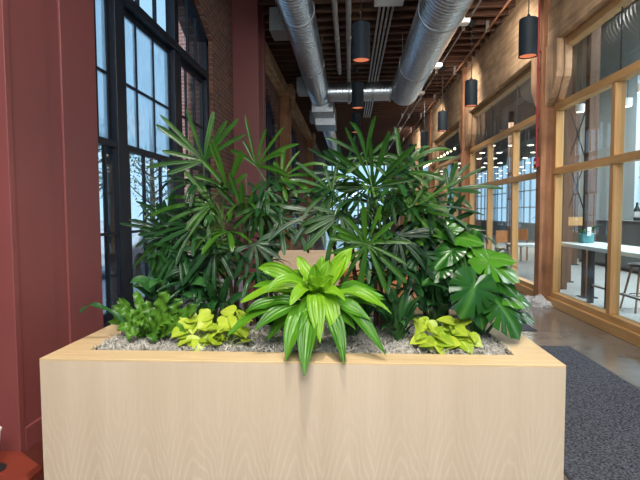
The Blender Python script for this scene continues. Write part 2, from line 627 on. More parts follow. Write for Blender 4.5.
def arched_window(idx, w, posts, muntin_cols, label, full=True):
    root = thing('window_%d' % idx, (WX - 0.2, w['yc'], w['sill']))
    struct(root, label, 'window')
    x0, x1 = WX - 0.18, WX - 0.06
    m = MB()
    y0, y1, zs = w['y0'], w['y1'], w['sill']
    m.box(x0, x1, y0, y0 + 0.12, zs, arch(w, y0) + 0.02)
    m.box(x0, x1, y1 - 0.12, y1, zs, arch(w, y1) + 0.02)
    m.box(x0 - 0.02, x1 + 0.06, y0, y1, zs, zs + 0.08)
    n = 24
    for i in range(n):
        a = y0 + (y1 - y0) * i / n
        b = y0 + (y1 - y0) * (i + 1) / n
        m.prism([(a, arch(w, a) - 0.12), (b, arch(w, b) - 0.12), (b, arch(w, b)), (a, arch(w, a))], 'x', x0, x1)
    m.build('frame', M_black, root, bevel=0.004)
    m = MB()
    for a, b in posts:
        m.box(x0 - 0.01, x1 + 0.005, a, b, zs + 0.08, TZ)
        m.box(x0, x1, a + 0.05, b - 0.05, TZ + 0.13, min(arch(w, a), arch(w, b)) - 0.10)
    m.build('mullion', M_black, root, bevel=0.006)
    MB().box(x0 - 0.01, x1 + 0.025, y0 + 0.12, y1 - 0.12, TZ, TZ + 0.10).build('transom', M_black, root, bevel=0.01)
    edges = [y0 + 0.12] + [e for p in posts for e in p] + [y1 - 0.12]
    units = [(edges[i], edges[i + 1]) for i in range(0, len(edges), 2)]
    for ui, (a, b) in enumerate(units):
        cols = muntin_cols[ui]
        for (zb, zt, xo, nm) in ((zs + 0.08, 2.17, 0.06, 'lower_sash'), (2.12, TZ, 0.0, 'upper_sash')):
            xa, xb = x0 + 0.02 + xo, x0 + 0.06 + xo
            s = MB()
            s.box(xa, xb, a, a + 0.04, zb, zt).box(xa, xb, b - 0.04, b, zb, zt)
            s.box(xa, xb, a + 0.04, b - 0.04, zb, zb + 0.07).box(xa, xb, a + 0.04, b - 0.04, zt - 0.06, zt)
            sash = s.build(nm, M_black, root)
            zm = (zb + zt) / 2 - (0.04 if nm == 'lower_sash' else 0.03)
            g = MB()
            for c in cols:
                g.box(xa + 0.005, xb - 0.002, c - 0.013, c + 0.013, zb + 0.07, zt - 0.06)
            g.box(xa + 0.006, xb - 0.003, a + 0.05, b - 0.05, zm - 0.013, zm + 0.013)
            g.build('muntin', M_black, sash)
            MB().box(xa + 0.02, xa + 0.026, a + 0.03, b - 0.03, zb + 0.05, zt - 0.04).build('pane', M_glass_dusty if nm == 'upper_sash' and ui < 2 else M_glass, sash)
        # fanlight above the transom
        g = MB()
        zt = min(arch(w, a), arch(w, b)) - 0.08
        for c in cols:
            g.box(x0 + 0.06, x0 + 0.10, c - 0.014, c + 0.014, TZ + 0.13, arch(w, c) - 0.11)
        g.build('fanlight_muntin', M_black, root)
        n = 10
        pg = [(a, TZ + 0.11), (b, TZ + 0.11)] + [(b + (a - b) * i / n, arch(w, b + (a - b) * i / n) - 0.05) for i in range(n + 1)]
        MB().prism(pg, 'x', x0 + 0.075, x0 + 0.081).build('pane', M_glass, root)
    return root


arched_window(1, WINS[0], [(4.54, 4.74), (6.10, 6.34)], [[4.30], [5.14, 5.60], [6.74, 7.1]], 'tall black arched sash window beside the planter')
for i, w in enumerate(WINS[1:]):
    L_ = w['y1'] - w['y0']
    pa = w['y0'] + L_ * 0.32
    pb = w['y0'] + L_ * 0.68
    un = [(w['y0'] + 0.12, pa - 0.1), (pa + 0.1, pb - 0.1), (pb + 0.1, w['y1'] - 0.12)]
    arched_window(i + 2, w, [(pa - 0.1, pa + 0.1), (pb - 0.1, pb + 0.1)], [[a + (b - a) / 3, a + 2 * (b - a) / 3] for a, b in un],
                  ['black arched window just past the second red column', 'third black arched window along the brick wall', 'farthest black arched window along the brick wall'][i])

# right side wall above and behind, end walls
struct(MB().box(3.1, 3.7, YB, YF, 5.33, ZC + 0.1).build('trim_1', M_beam), 'top timber plate where ceiling meets the glazed partition', 'trim')
mb = MB()
mb.box(-3.2, 3.24, YB - 0.3, YB, 0, 0.4).box(-3.2, -2.2, YB - 0.3, YB, 0.4, ZC).box(2.6, 3.24, YB - 0.3, YB, 0.4, ZC).box(-2.2, 2.6, YB - 0.3, YB, 5.2, ZC)
struct(mb.build('wall_back', M_plaster), 'entrance wall with one large opening behind the viewpoint', 'wall')
mb = MB()
for x in (-2.2, -0.6, 1.0, 2.55):
    mb.box(x, x + 0.06, YB - 0.2, YB - 0.1, 0.4, 5.2)
mb.box(-2.2, 2.6, YB - 0.2, YB - 0.1, 2.4, 2.48)
struct(mb.build('window_6', M_black), 'large black framed entrance glazing behind the viewpoint', 'window')

# far end: glazed wall
root = thing('window_7', (0, YF, 0))
struct(root, 'glazed far end wall of the corridor', 'window')
m = MB()
for x in (-2.6, -1.5, -0.4, 0.7, 1.8, 2.9):
    m.box(x - 0.06, x + 0.06, YF - 0.05, YF + 0.1, 0, ZC)
for z in (0.05, 2.5, 4.0, 5.5):
    m.box(-2.6, 3.2, YF - 0.04, YF + 0.08, z - 0.05, z + 0.05)
m.build('frame', M_black, root)
MB().box(-2.6, 3.2, YF, YF + 0.008, 0, ZC).build('pane', M_glass, root)

# ------------------------------------------------------------------ red pilaster columns on the left
def red_column(y0, y1, label, dx=0.0):
    r = thing('painted_column', (-2.33 + dx, (y0 + y1) / 2, 0), label, 'column', 'red painted columns along the window wall')
    m = MB()
    m.box(-3.0 + dx, -2.07 + dx, y0, y0 + 0.05, 0, ZC - 0.005)
    m.build('near_flange', M_red, r, bevel=0.004)
    MB().box(-2.62 + dx, -2.085 + dx, y0 + 0.05, y0 + 0.44, 0, ZC - 0.005).build('web_panel', M_red, r)
    MB().box(-2.62 + dx, -2.095 + dx, y0 + 0.44, y0 + 0.60, 0, ZC - 0.005).build('recess', M_red, r)
    MB().box(-2.62 + dx, -2.08 + dx, y0 + 0.60, y1, 0, ZC - 0.005).build('far_flange', M_red, r, bevel=0.004)
    MB().box(-2.6 + dx, -2.07 + dx, y0 + 0.05, y1 - 0.02, 0.0, 0.15).build('base_board', M_red, r, bevel=0.006)
    return r


red_column(2.84, 3.92, 'broad red painted column nearest, left of the oak planter', 0.03)
red_column(8.96, 9.75, 'red painted column rising behind the tall left palm', 0.42)
# lighter casing strip on near column's far edge
for y, lab in ((14.9, 'brown timber post just past the second red column'), (24.0, 'farthest brown timber post on the window side')):
    r = thing('wall_post', (-2.0, y + 0.3, 0), lab, 'post', 'brown posts on the window side')
    MB().box(-2.12, -1.82, y, y + 0.55, 0, ZC - 0.59).build('shaft', M_timber, r, bevel=0.02)
    MB().box(-1.87, -1.70, y - 0.1, y + 0.65, ZC - 0.59, ZC - 0.27).build('cap', M_beam, r, bevel=0.02)
tag(MB().box(-2.12, -1.87, 9.76, YF, 5.01, 5.33).build('timber_beam', M_beam, loc=(-2.0, 27, 5.2), bevel=0.01), 'dark timber ledger beam along the top of the brick wall', 'beam')

# low red step at the lower left and the white leg standing on it
m = MB()
m.prism([(-3.0, 1.6), (-1.78, 1.6), (-1.78, 2.66), (-2.04, 2.84), (-2.6, 2.84)], 'z', 0, 0.03)
tag(m.build('floor_step', M_redstep, loc=(-2.2, 2.2, 0), bevel=0.004), 'low red painted floor step at the foot of the nearest red column', 'step')

M_redreflect = plain('red_floor_reflection', (0.085, 0.022, 0.016), 0.3, var=0.2)  # reflection of the red column in the concrete, put into a floor colour
struct(MB().box(-2.1, -1.61, 2.45, 4.2, 0, 0.004).build('red_reflection_strip', M_redreflect), 'dark red strip painted as the reflection of the red column beside the planter', 'floor')

# cup on a low black stand at the very left edge
cp = at(-5.5, 470, 2.62)
r = thing('drink_stand', (cp.x, cp.y, 0.03), 'low black stand at the left edge on the red step', 'stand')
MB().lathe([(0, 0.031), (0.058, 0.031), (0.06, 0.04), (0.03, 0.055), (0, 0.055)], (cp.x, cp.y, 0), 24, False).build('base', M_blacksteel, r, smooth=True)
MB().tube([(cp.x, cp.y, 0.05), (cp.x, cp.y, 0.15)], 0.012, 10).build('post', M_blacksteel, r, smooth=True)
MB().lathe([(0, 0.148), (0.034, 0.148), (0.034, 0.16), (0, 0.16)], (cp.x, cp.y, 0), 20, False).build('tray', M_blacksteel, r, smooth=True)
r = thing('paper_cup', (cp.x, cp.y, 0.161), 'white paper cup at the left edge beside the red column', 'cup')
MB().lathe([(0, 0.161), (0.029, 0.161), (0.042, 0.262), (0.040, 0.262), (0.028, 0.166), (0, 0.166)], (cp.x, cp.y, 0), 24, False).build('body', M_whitepaper, r, smooth=True)
MB().lathe([(0.040, 0.258), (0.0445, 0.258), (0.0445, 0.268), (0.040, 0.268), (0.040, 0.258)], (cp.x, cp.y, 0), 24, False).build('rim', M_white, r, smooth=True)

# ------------------------------------------------------------------ glazed timber partition on the right
GX = 3.28
POSTS = [2.57, 8.02, 13.5, 18.95, 24.4, 29.85, 35.3]


def bracket(m, y, sgn, w):
    # carved bracket under the beam, profile in the wall plane
    pr = [(0, 4.06), (0.42, 4.06), (0.42, 3.62), (0.40, 3.50), (0.33, 3.40), (0.27, 3.30), (0.20, 3.22), (0.0, 3.12)]
    poly = [(y + sgn * u, z) for u, z in pr]
    if sgn < 0:
        poly = poly[::-1]
    m.prism(poly, 'x', w[0], w[1])


post_labels = ['rough timber post beside the viewpoint',
               'nearest rough timber post with a red pipe, right of the planter',
               'second rough timber post along the glazed partition',
               'third rough timber post along the glazed partition',
               'fourth rough timber post along the glazed partition',
               'fifth rough timber post along the glazed partition',
               'farthest rough timber post along the glazed partition']
for i, y in enumerate(POSTS):
    r = thing('timber_post', (3.15, y + 0.1, 0), post_labels[i], 'post', 'timber posts of the glazed partition')
    MB().box(3.02, 3.25, y, y + 0.2, 0, 5.33).build('shaft', M_timber, r, bevel=0.012)
    m = MB()
    bracket(m, y, -1, (3.06, 3.17))
    m.build('bracket', M_bracket, r, bevel=0.015)
    m = MB()
    bracket(m, y, -1, (3.18, 3.29))
    m.build('bracket', M_bracket, r, bevel=0.015)
    m = MB()
    bracket(m, y + 0.2, 1, (3.06, 3.29))
    m.build('bracket', M_bracket, r, bevel=0.015)
    if i == 1 or i == 2:
        m = MB()
        for k in range(4):
            z = 0.9 + 0.95 * k
            m.tube([(3.012, y + 0.12, z), (3.03, y + 0.12, z)], 0.012, 8)
        m.build('bolt', M_blacksteel, r)

beam_y = [(YB, 2.57), (2.77, 8.02), (8.22, 13.5), (13.7, 18.95), (19.15, 24.4), (24.6, 29.85), (30.05, 35.3), (35.5, YF)]
names_b = ['behind the viewpoint', 'before the nearest timber post', 'between the first and second timber posts', 'between the second and third timber posts',
           'between the third and fourth timber posts', 'between the fourth and fifth timber posts', 'between the fifth and last timber posts', 'past the last timber post']
for (a, b), nm in zip(beam_y, names_b):
    for z0, z1, dx, which in ((4.06, 4.62, 0.0, 'lower'), (4.635, 5.33, 0.03, 'upper')):
        tag(MB().box(3.08 + dx, 3.36, a + 0.003, b - 0.003, z0, z1).build('timber_beam', M_beam, loc=(3.2, (a + b) / 2, z0), bevel=0.012),
            '%s weathered timber beam over the glazing %s' % (which, nm), 'beam', 'weathered beams over the glazing')

bayn = 8
for bi in range(len(POSTS)):
    ya = (POSTS[bi - 1] + 0.2) if bi else -3.0
    yb = POSTS[bi]
    r = thing('window_%d' % (bayn + bi), (3.26, (ya + yb) / 2, 0))
    struct(r, 'golden fir framed glass partition bay %s' % ['beside the viewpoint', 'before the nearest timber post', 'between first and second timber posts', 'between second and third timber posts', 'between third and fourth timber posts', 'between fourth and fifth timber posts', 'before the last timber post'][bi], 'window')
    w = (yb - ya) / 3
    MB().box(3.16, 3.34, ya, yb, 0, 0.13).build('sill', M_fir, r, bevel=0.006)
    MB().box(3.20, 3.33, ya, yb, 0.13, 0.21).build('bottom_rail', M_fir, r, bevel=0.004)
    for z0, z1 in ((2.07, 2.17), (3.06, 3.165), (3.95, 4.06)):
        MB().box(3.20, 3.33, ya, yb, z0, z1).build('rail', M_fir, r, bevel=0.004)
    stiles = [(ya, ya + 0.09), (yb - 0.09, yb), (ya + w - 0.045, ya + w + 0.045), (ya + 2 * w - 0.045, ya + 2 * w + 0.045)]
    for k, (a, b) in enumerate(stiles):
        MB().box(3.21, 3.33, a, b, 0.21, 2.07).build('stile', M_firv, r, bevel=0.004)
        MB().box(3.21, 3.33, a, b, 2.17, 3.06).build('stile', M_firv, r, bevel=0.004)
        if k < 2:
            MB().box(3.21, 3.33, a, b, 3.165, 3.95).build('stile', M_firv, r, bevel=0.004)
    for k in range(3):
        a, b = ya + w * k + 0.05, ya + w * (k + 1) - 0.05
        MB().box(GX, GX + 0.008, a, b, 0.19, 2.09).build('pane', M_glass_room, r)
        MB().box(GX, GX + 0.008, a, b, 2.15, 3.08).build('pane', M_glass_room, r)
        MB().box(GX, GX + 0.008, ya + w * k + 0.004, ya + w * (k + 1) - 0.004, 3.15, 3.97).build('pane', M_glass_room, r)
    m = MB()
    for k in (1, 2):
        m.box(GX - 0.004, GX + 0.012, ya + w * k - 0.006, ya + w * k + 0.006, 3.165, 3.95)
    m.build('glass_joint', M_blacksteel, r)

# red sprinkler pipe with alarm on the nearest post
r = thing('sprinkler_pipe', (2.99, 8.1, 2.2), 'thin red pipe running down the nearest timber post', 'pipe')
MB().tube([(2.985, 8.12, 5.3), (2.985, 8.12, 2.35)], 0.016, 10).build('riser', M_redpipe, r, smooth=True)
m = MB()
for z in (5.0, 4.0, 3.0):
    m.box(2.985, 3.02, 8.09, 8.15, z, z + 0.03)
m.build('clamp', M_redpipe, r)
r = thing('fire_alarm', (2.99, 8.1, 2.2), 'small red pull alarm on the nearest timber post', 'alarm')
MB().box(2.965, 3.02, 8.06, 8.18, 2.2, 2.35).build('body', M_redpipe, r, bevel=0.006)
MB().box(2.955, 2.965, 8.09, 8.15, 2.25, 2.29).build('handle', M_white, r)
r = thing('wall_device', (3.1, 8.3, 2.2), 'small white box beside the red alarm', 'device')
MB().box(3.02, 3.10, 8.23, 8.34, 2.17, 2.36).build('housing', M_white, r, bevel=0.008)
MB().box(3.012, 3.02, 8.26, 8.31, 2.22, 2.27).build('lens', M_greypanel, r)
# plastic wrap at the foot of the post
m = MB()
rr = random.Random(3)
for (cx, cy, rx, ry, h) in ((3.0, 7.9, 0.14, 0.14, 0.17), (2.9, 8.12, 0.17, 0.12, 0.12), (3.07, 7.8, 0.09, 0.10, 0.10), (2.76, 8.3, 0.16, 0.1, 0.06)):
    n, k = 18, 7
    rings = []
    for i in range(k):
        t = i / (k - 1)
        q = cos(t * pi / 2) ** 0.6 if i < k - 1 else 0.02
        rings.append([(cx + rx * q * cos(2 * pi * j / n) * rr.uniform(0.75, 1.15), cy + ry * q * sin(2 * pi * j / n) * rr.uniform(0.75, 1.15), max(0.0, h * t * rr.uniform(0.8, 1.15))) for j in range(n)])
    m.quadloop(rings)
tag(m.build('plastic_wrap', M_plastic, loc=(2.98, 8.0, 0)), 'crumpled clear plastic wrap at the foot of the nearest timber post', 'plastic')

# ------------------------------------------------------------------ the room behind the glass
struct(MB().box(3.24, 10.0, -4, YF, -0.1, 0).build('floor.001', M_roomfloor), 'grey carpet of the room behind the glass', 'floor')
struct(MB().box(3.7, 10.0, -4, YF, 5.3, 5.4).build('ceiling.001', M_roomceil), 'brown board ceiling of the room behind the glass', 'ceiling')
mb = MB()
RW = 9.6
wins = [(5.0, 9.5), (11.0, 14.6), (15.4, 17.6), (20.4, 24.2), (25.2, 29.0), (30, 34), (35, 39)]
ys = -4
for a, b in wins:
    mb.box(RW, RW + 0.3, ys, a, 0, 5.3)
    mb.box(RW, RW + 0.3, a, b, 0, 0.8).box(RW, RW + 0.3, a, b, 4.4, 5.3)
    ys = b
mb.box(RW, RW + 0.3, ys, YF, 0, 5.3)
struct(mb.build('wall_right', M_plaster), 'pale far wall of the room with large windows', 'wall')
for k, (a, b) in enumerate(wins):
    m = MB()
    n = max(2, round((b - a) / 0.9))
    for i in range(n + 1):
        y = a + (b - a) * i / n
        m.box(RW + 0.05, RW + 0.13, y - 0.03, y + 0.03, 0.8, 4.4)
    for z in (0.83, 1.7, 2.6, 3.5, 4.37):
        m.box(RW + 0.06, RW + 0.12, a, b, z - 0.025, z + 0.025)
    struct(m.build('window_%d' % (15 + k), M_plaster, loc=(RW + 0.1, (a + b) / 2, 0.8)), 'gridded window in the far wall of the room, number %s from the entrance' % ['one', 'two', 'three', 'four', 'five', 'six', 'seven'][k], 'window')
struct(MB().box(3.4, 9.6, YF - 0.3, YF, 0, 5.3).build('wall_far', M_plaster), 'pale end wall of the room behind the glass', 'wall')

struct(MB().box(5.2, 5.3, 1.0, 12.7, 4.05, 5.3).build('sky_reflection_panel', M_skyreflect), 'blue grey panel added behind the nearest glass as its sky reflection', 'wall')  # added panel, imitates the blue sky mirrored in the top panes
struct(MB().box(7.4, 7.5, 13.3, 17.0, 0, 5.3).build('wall_partition', M_plaster), 'pale partition wall deep in the glazed room', 'wall')
room_posts = [(4.10, 8.68, 'dark timber post behind the white counter'), (4.55, 10.6, 'timber post behind the potted dracaena'), (6.2, 14.0, 'timber post deep in the glazed room'), (6.2, 19.5, 'second timber post deep in the glazed room'), (6.2, 25.0, 'farthest timber post deep in the glazed room')]
for x, y, lab in room_posts:
    r = thing('room_post', (x, y, 0), lab, 'post', 'timber posts inside the glazed room')
    MB().box(x - 0.08, x + 0.08, y - 0.08, y + 0.08, 0, 5.3).build('shaft', M_roompost, r, bevel=0.012)
    MB().box(x - 0.12, x + 0.12, y - 0.12, y + 0.12, 0, 0.02).build('base_plate', M_blacksteel, r)
# short partition with crossed cable brace
r = thing('cable_brace', (4.3, 9.6, 1), 'black crossed cable brace between timber uprights behind the glass', 'brace')
MB().box(4.44, 4.52, 9.55, 9.65, 0, 5.3).build('upright', M_firv, r)
m = MB()
m.tube([(4.13, 9.6, 1.5), (4.44, 9.6, 2.45)], 0.012, 6)
m.tube([(4.13, 9.6, 3.4), (4.44, 9.6, 2.45)], 0.012, 6)
m.tube([(4.13, 9.62, 2.45), (4.44, 9.62, 1.5)], 0.012, 6)
m.tube([(4.13, 9.62, 2.45), (4.44, 9.62, 3.4)], 0.012, 6)
m.build('cable', M_blacksteel, r)
MB().box(4.03, 4.13, 9.55, 9.65, 0, 5.3).build('upright', M_roompost, r)
MB().box(4.13, 4.44, 9.56, 9.64, 1.22, 1.38).build('rail', M_fir, r)

# white counter with black legs
r = thing('counter', (3.76, 6.3, 0), 'long white counter on black legs behind the nearest glass', 'counter')
MB().box(3.42, 4.08, 3.2, 8.35, 0.93, 0.985).build('worktop', M_counter, r, bevel=0.005)
for x, y in ((3.92, 8.2), (3.62, 7.05), (3.62, 5.2), (3.92, 3.5)):
    MB().box(x - 0.03, x + 0.03, y - 0.06, y + 0.06, 0, 0.93).build('leg', M_blacksteel, r, bevel=0.003)
MB().box(3.90, 3.94, 3.56, 8.14, 0.28, 0.31).build('foot_rail', M_steel, r)


def bar_stool(x, y, lab):
    r = thing('bar_stool', (x, y, 0), lab, 'stool', 'stools at the white counter')
    MB().lathe([(0.0, 0.665), (0.15, 0.66), (0.185, 0.675), (0.19, 0.70), (0.17, 0.715), (0, 0.712)], (x, y, 0), 28, False).build('seat', M_blacksteel, r, smooth=True)
    for sx, sy in ((-1, -1), (1, -1), (1, 1), (-1, 1)):
        MB().tube([(x + sx * 0.10, y + sy * 0.10, 0.665), (x + sx * 0.20, y + sy * 0.20, 0)], [0.017, 0.013], 10).build('leg', M_stoolwood, r, smooth=True)
    pts = [(x + 0.165 * cos(a), y + 0.165 * sin(a) * 1.0, 0.24) for a in [2 * pi * k / 24 for k in range(25)]]
    MB().tube(pts, 0.007, 6, False).build('foot_ring', M_blacksteel, r, smooth=True)
    return r


bar_stool(4.33, 7.5, 'wooden legged stool with dark seat under the white counter')

# teal pot with plant on the counter
r = thing('potted_plant', (3.78, 8.1, 0.985), 'small leafy plant in a teal square pot on the white counter', 'plant')
MB().box(3.69, 3.87, 8.01, 8.19, 0.986, 1.14).build('pot', M_teal, r, bevel=0.012)
m = MB()


def blade(m, p, d, L, W, droop=0.6, fold=0.2, nseg=7, prof='lance', side=None, wave=0, wk=0, upv=None):
    p, d = V(p), V(d).normalized()
    pts, sd, up, hw = [], [], [], []
    step = L / nseg
    if side is None:
        side = d.cross(V((0, 0, 1)))
        if side.length < 0.05:
            side = V((1, 0, 0))
    side = V(side).normalized()
    for i in range(nseg + 1):
        t = i / nseg
        s_ = (side - d * side.dot(d)).normalized()
        u_ = s_.cross(d).normalized()
        pts.append(p.copy())
        sd.append(s_)
        up.append(u_)
        if prof == 'lance':
            h = sin(pi * min(1, (t * 0.92 + 0.06))) ** 0.75
        elif prof == 'strap':
            h = min(1, 0.25 + t * 1.7) * (1 if t < 0.86 else max(0.35, 1 - (t - 0.86) * 4.5))
        elif prof == 'broad':
            h = (sin(pi * (t ** 0.75)) ** 0.8) if t < 1 else 0.0
        hw.append(W / 2 * max(h, 0.02))
        p = p + d * step
        d = (d + V((0, 0, -droop * (0.35 + t) / nseg))).normalized()
    m.strip(pts, sd, hw, fold, up, wave, wk)
    return pts[-1]


for k in range(16):
    a = rnd.uniform(0, 2 * pi)
    blade(m, (3.78 + 0.05 * cos(a), 8.1 + 0.05 * sin(a), 1.13), (cos(a) * 0.8, sin(a) * 0.8, rnd.uniform(0.3, 1)), rnd.uniform(0.14, 0.26), 0.06, 1.6)
m.build('foliage', M_mon, r, smooth=True)
tag(MB().box(3.74, 3.80, 7.97, 7.98, 1.10, 1.24).build('card', M_whitepaper, loc=(3.77, 7.97, 1.1)), 'white card tucked in front of the teal pot', 'card')

# low grey cabinet with bottles deeper in the room
r = thing('credenza', (7.0, 12.6, 0), 'long dark grey cabinet beneath the far windows', 'cabinet')
MB().box(6.75, 7.3, 10.6, 15.0, 0.08, 1.22).build('body', M_greypanel, r, bevel=0.006)
MB().box(6.80, 7.25, 10.65, 14.95, 0, 0.08).build('plinth', M_blacksteel, r)
MB().box(6.72, 7.33, 10.57, 15.03, 1.22, 1.25).build('top', M_greypanel, r, bevel=0.004)
for k in range(4):
    MB().box(6.735, 6.75, 10.65 + 1.09 * k, 11.68 + 1.09 * k, 0.12, 1.18).build('door', M_greypanel, r, bevel=0.004)
for k, (y, mm, s) in enumerate(((12.35, M_bottle, 1.0), (12.08, M_bottleg, 0.8), (11.75, M_bottle, 0.9))):
    r = thing('bottle', (6.95, y, 1.25), ['tall dark bottle with pale label on the grey cabinet', 'short green bottle on the grey cabinet', 'dark bottle nearest the entrance on the grey cabinet'][k], 'bottle', 'bottles on the grey cabinet')
    prof = [(0.0, 0), (0.055, 0), (0.06, 0.03), (0.06, 0.26), (0.03, 0.34), (0.022, 0.37), (0.022, 0.44), (0, 0.44)]
    MB().lathe([(a * 1.2, z * s) for a, z in prof], (6.95, y, 1.251), 16, False).build('body', mm, r, smooth=True)
    MB().lathe([(0.074, 0.08 * s), (0.074, 0.22 * s)], (6.95, y, 1.251), 16).build('paper_label', M_label, r, smooth=True)

# dracaena in pot and small table in the second bay
r = thing('potted_dracaena', (4.0, 10.25, 0), 'spiky dracaena in a dark pot behind the second glass bay', 'plant')
MB().lathe([(0, 0), (0.15, 0), (0.19, 0.42), (0.17, 0.42), (0.165, 0.38), (0, 0.38)], (4.0, 10.25, 0), 20, False).build('pot', M_blacksteel, r, smooth=True)
for dx, h in ((-0.05, 1.35), (0.05, 1.62), (0.0, 1.05)):
    MB().tube([(4 + dx, 10.25, 0.38), (4 + dx * 2.0, 10.25 + dx, h)], 0.018, 8).build('stem', M_bark, r, smooth=True)
    m = MB()
    for k in range(26):
        a, e = rnd.uniform(0, 2 * pi), rnd.uniform(-0.3, 1.2)
        blade(m, (4 + dx * 2, 10.25 + dx, h), (cos(a) * cos(e), sin(a) * cos(e), sin(e)), rnd.uniform(0.28, 0.42), 0.028, 1.1, nseg=5)
    m.build('leaf_tuft', M_lily, r, smooth=True)
r = thing('side_table', (4.0, 11.3, 0), 'pale side table in the room behind the second glass bay', 'table')
MB().box(3.6, 4.4, 11.0, 11.6, 0.72, 0.76).build('table_top', M_counter, r, bevel=0.005)
for sx, sy in ((-1, -1), (1, -1), (1, 1), (-1, 1)):
    MB().box(4 + sx * 0.36 - 0.02, 4 + sx * 0.36 + 0.02, 11.3 + sy * 0.26 - 0.02, 11.3 + sy * 0.26 + 0.02, 0, 0.72).build('leg', M_blacksteel, r)


def wood_chair(x, y, rz, lab):
    r = thing('wooden_chair', (x, y, 0), lab, 'chair', 'chairs inside the glazed room')
    MB().box(x - 0.22, x + 0.22, y - 0.22, y + 0.22, 0.43, 0.47).build('seat', M_stoolwood, r, bevel=0.01)
    MB().box(x - 0.2, x + 0.2, y + 0.19, y + 0.22, 0.62, 0.95).build('backrest', M_orange, r, bevel=0.01)
    for sx, sy in ((-1, -1), (1, -1), (1, 1), (-1, 1)):
        MB().box(x + sx * 0.19 - 0.02, x + sx * 0.19 + 0.02, y + sy * 0.19 - 0.02, y + sy * 0.19 + 0.02, 0, 0.43 if sy < 0 else 0.62).build('leg', M_stoolwood, r)
    r.rotation_euler.z = rz
    return r


wood_chair(4.35, 13.9, 0.4, 'brown wooden chair behind the second glass bay')
wood_chair(5.1, 15.2, -0.8, 'brown wooden chair farther back in the glazed room')

# grid of small ceiling lamps in the room
r0 = None
for i in range(9):
    for k in range(9):
        loc = (4.4 + 0.58 * i + 0.2 * (k % 2), 15.6 + 1.9 * k, 3.52)
        if abs(loc[0] - 6.2) < 0.3 and min(abs(loc[1] - 19.5), abs(loc[1] - 25)) < 0.3:
            continue
        if r0 is None:
            r0 = thing('room_lamp', loc, 'small glowing disc lamp hanging in the glazed room', 'lamp', 'disc lamps hanging in the glazed room')
            MB().lathe([(0.0, 0.0), (0.10, 0.0), (0.105, 0.012), (0.10, 0.025), (0, 0.025)], loc, 14, False).build('shade', M_white, r0, smooth=True)
            MB().lathe([(0.0, -0.012), (0.085, -0.012), (0.098, -0.002)], loc, 14, False).build('diffuser', M_disc, r0)
            MB().tube([(loc[0], loc[1], loc[2] + 0.025), (loc[0], loc[1], 5.3)], 0.004, 4).build('cord', M_cord, r0)
        else:
            copy_tree(r0, loc)
# recessed downlights near the front of the room
for k, (x, y) in enumerate(((5.2, 9.2), (5.6, 10.4), (4.9, 10.9), (6.4, 10.2), (6.0, 8.4))):
    r = thing('room_downlight', (x, y, 3.6), 'round white downlight hung over the room behind the nearest glass', 'lamp', 'downlights behind the nearest glass')
    MB().lathe([(0.0, 0), (0.08, 0), (0.09, 0.02), (0.09, 0.16), (0, 0.16)], (x, y, 3.6), 16, False).build('housing', M_white, r, smooth=True)
    MB().lathe([(0.0, -0.006), (0.07, -0.006)], (x, y, 3.6), 16, False).build('diffuser', M_disc, r)
    MB().tube([(x, y, 3.76), (x, y, 5.3)], 0.006, 5).build('cord', M_cord, r)

# ------------------------------------------------------------------ ductwork and ceiling services
def ribbed_duct(name, x, z, r, y0, y1, lab, pitch=0.11):
    root = thing(name, (x, (y0 + y1) / 2, z), lab, 'duct')
    n = 40
    rings = []
    y = y0
    hx = pitch
    while y < y1:
        for dy, dr in ((0.0, 0.0), (0.62, 0.0), (0.72, 0.018), (0.90, 0.018)):
            rings.append([(x + (r + dr) * cos(2 * pi * k / n), y + dy * pitch + pitch * 0.5 * sin(2 * pi * k / n), z + (r + dr) * sin(2 * pi * k / n)) for k in range(n)])
        y += pitch
    MB().quadloop(rings).build('pipe', M_galv, root, smooth=True, angle=30)
    yy = y0 + 1.6
    while yy < y1 - 0.5:
        m = MB()
        m.quadloop([[(x + (r + 0.024) * cos(2 * pi * k / n), yy + d, z + (r + 0.024) * sin(2 * pi * k / n)) for k in range(n)] for d in (0, 0.05)])
        m.build('joint_band', M_galv2, root, smooth=True)
        yy += 3.05
    yy = y0 + 1.2
    while yy < y1 - 0.3:
        for sx in (-1, 1):
            MB().tube([(x + sx * r * 0.98, yy, z), (x + sx * r * 0.98, yy, ZC - 0.2)], 0.006, 5).build('hanger_rod', M_steel, root)
        yy += 3.05
    return root


rd = ribbed_duct('spiral_duct', 1.51, 4.82, 0.37, YB + 0.5, 13.9, 'wide silver spiral duct hanging right of centre')
# elbow dome at the far end of the right duct
m = MB()
n = 40
rings = []
for i in range(7):
    a = pi / 2 * i / 6
    rings.append([(1.51 + max(0.01, 0.37 * cos(a)) * cos(2 * pi * k / n), 13.9 + 0.42 * sin(a), 4.82 + max(0.01, 0.37 * cos(a)) * sin(2 * pi * k / n)) for k in range(n)])
m.quadloop(rings)
m.build('elbow', M_galv2, rd, smooth=True)
ld = ribbed_duct('spiral_duct', -0.87, 4.86, 0.27, YB + 0.5, 14.4, 'narrower silver spiral duct hanging left of centre')
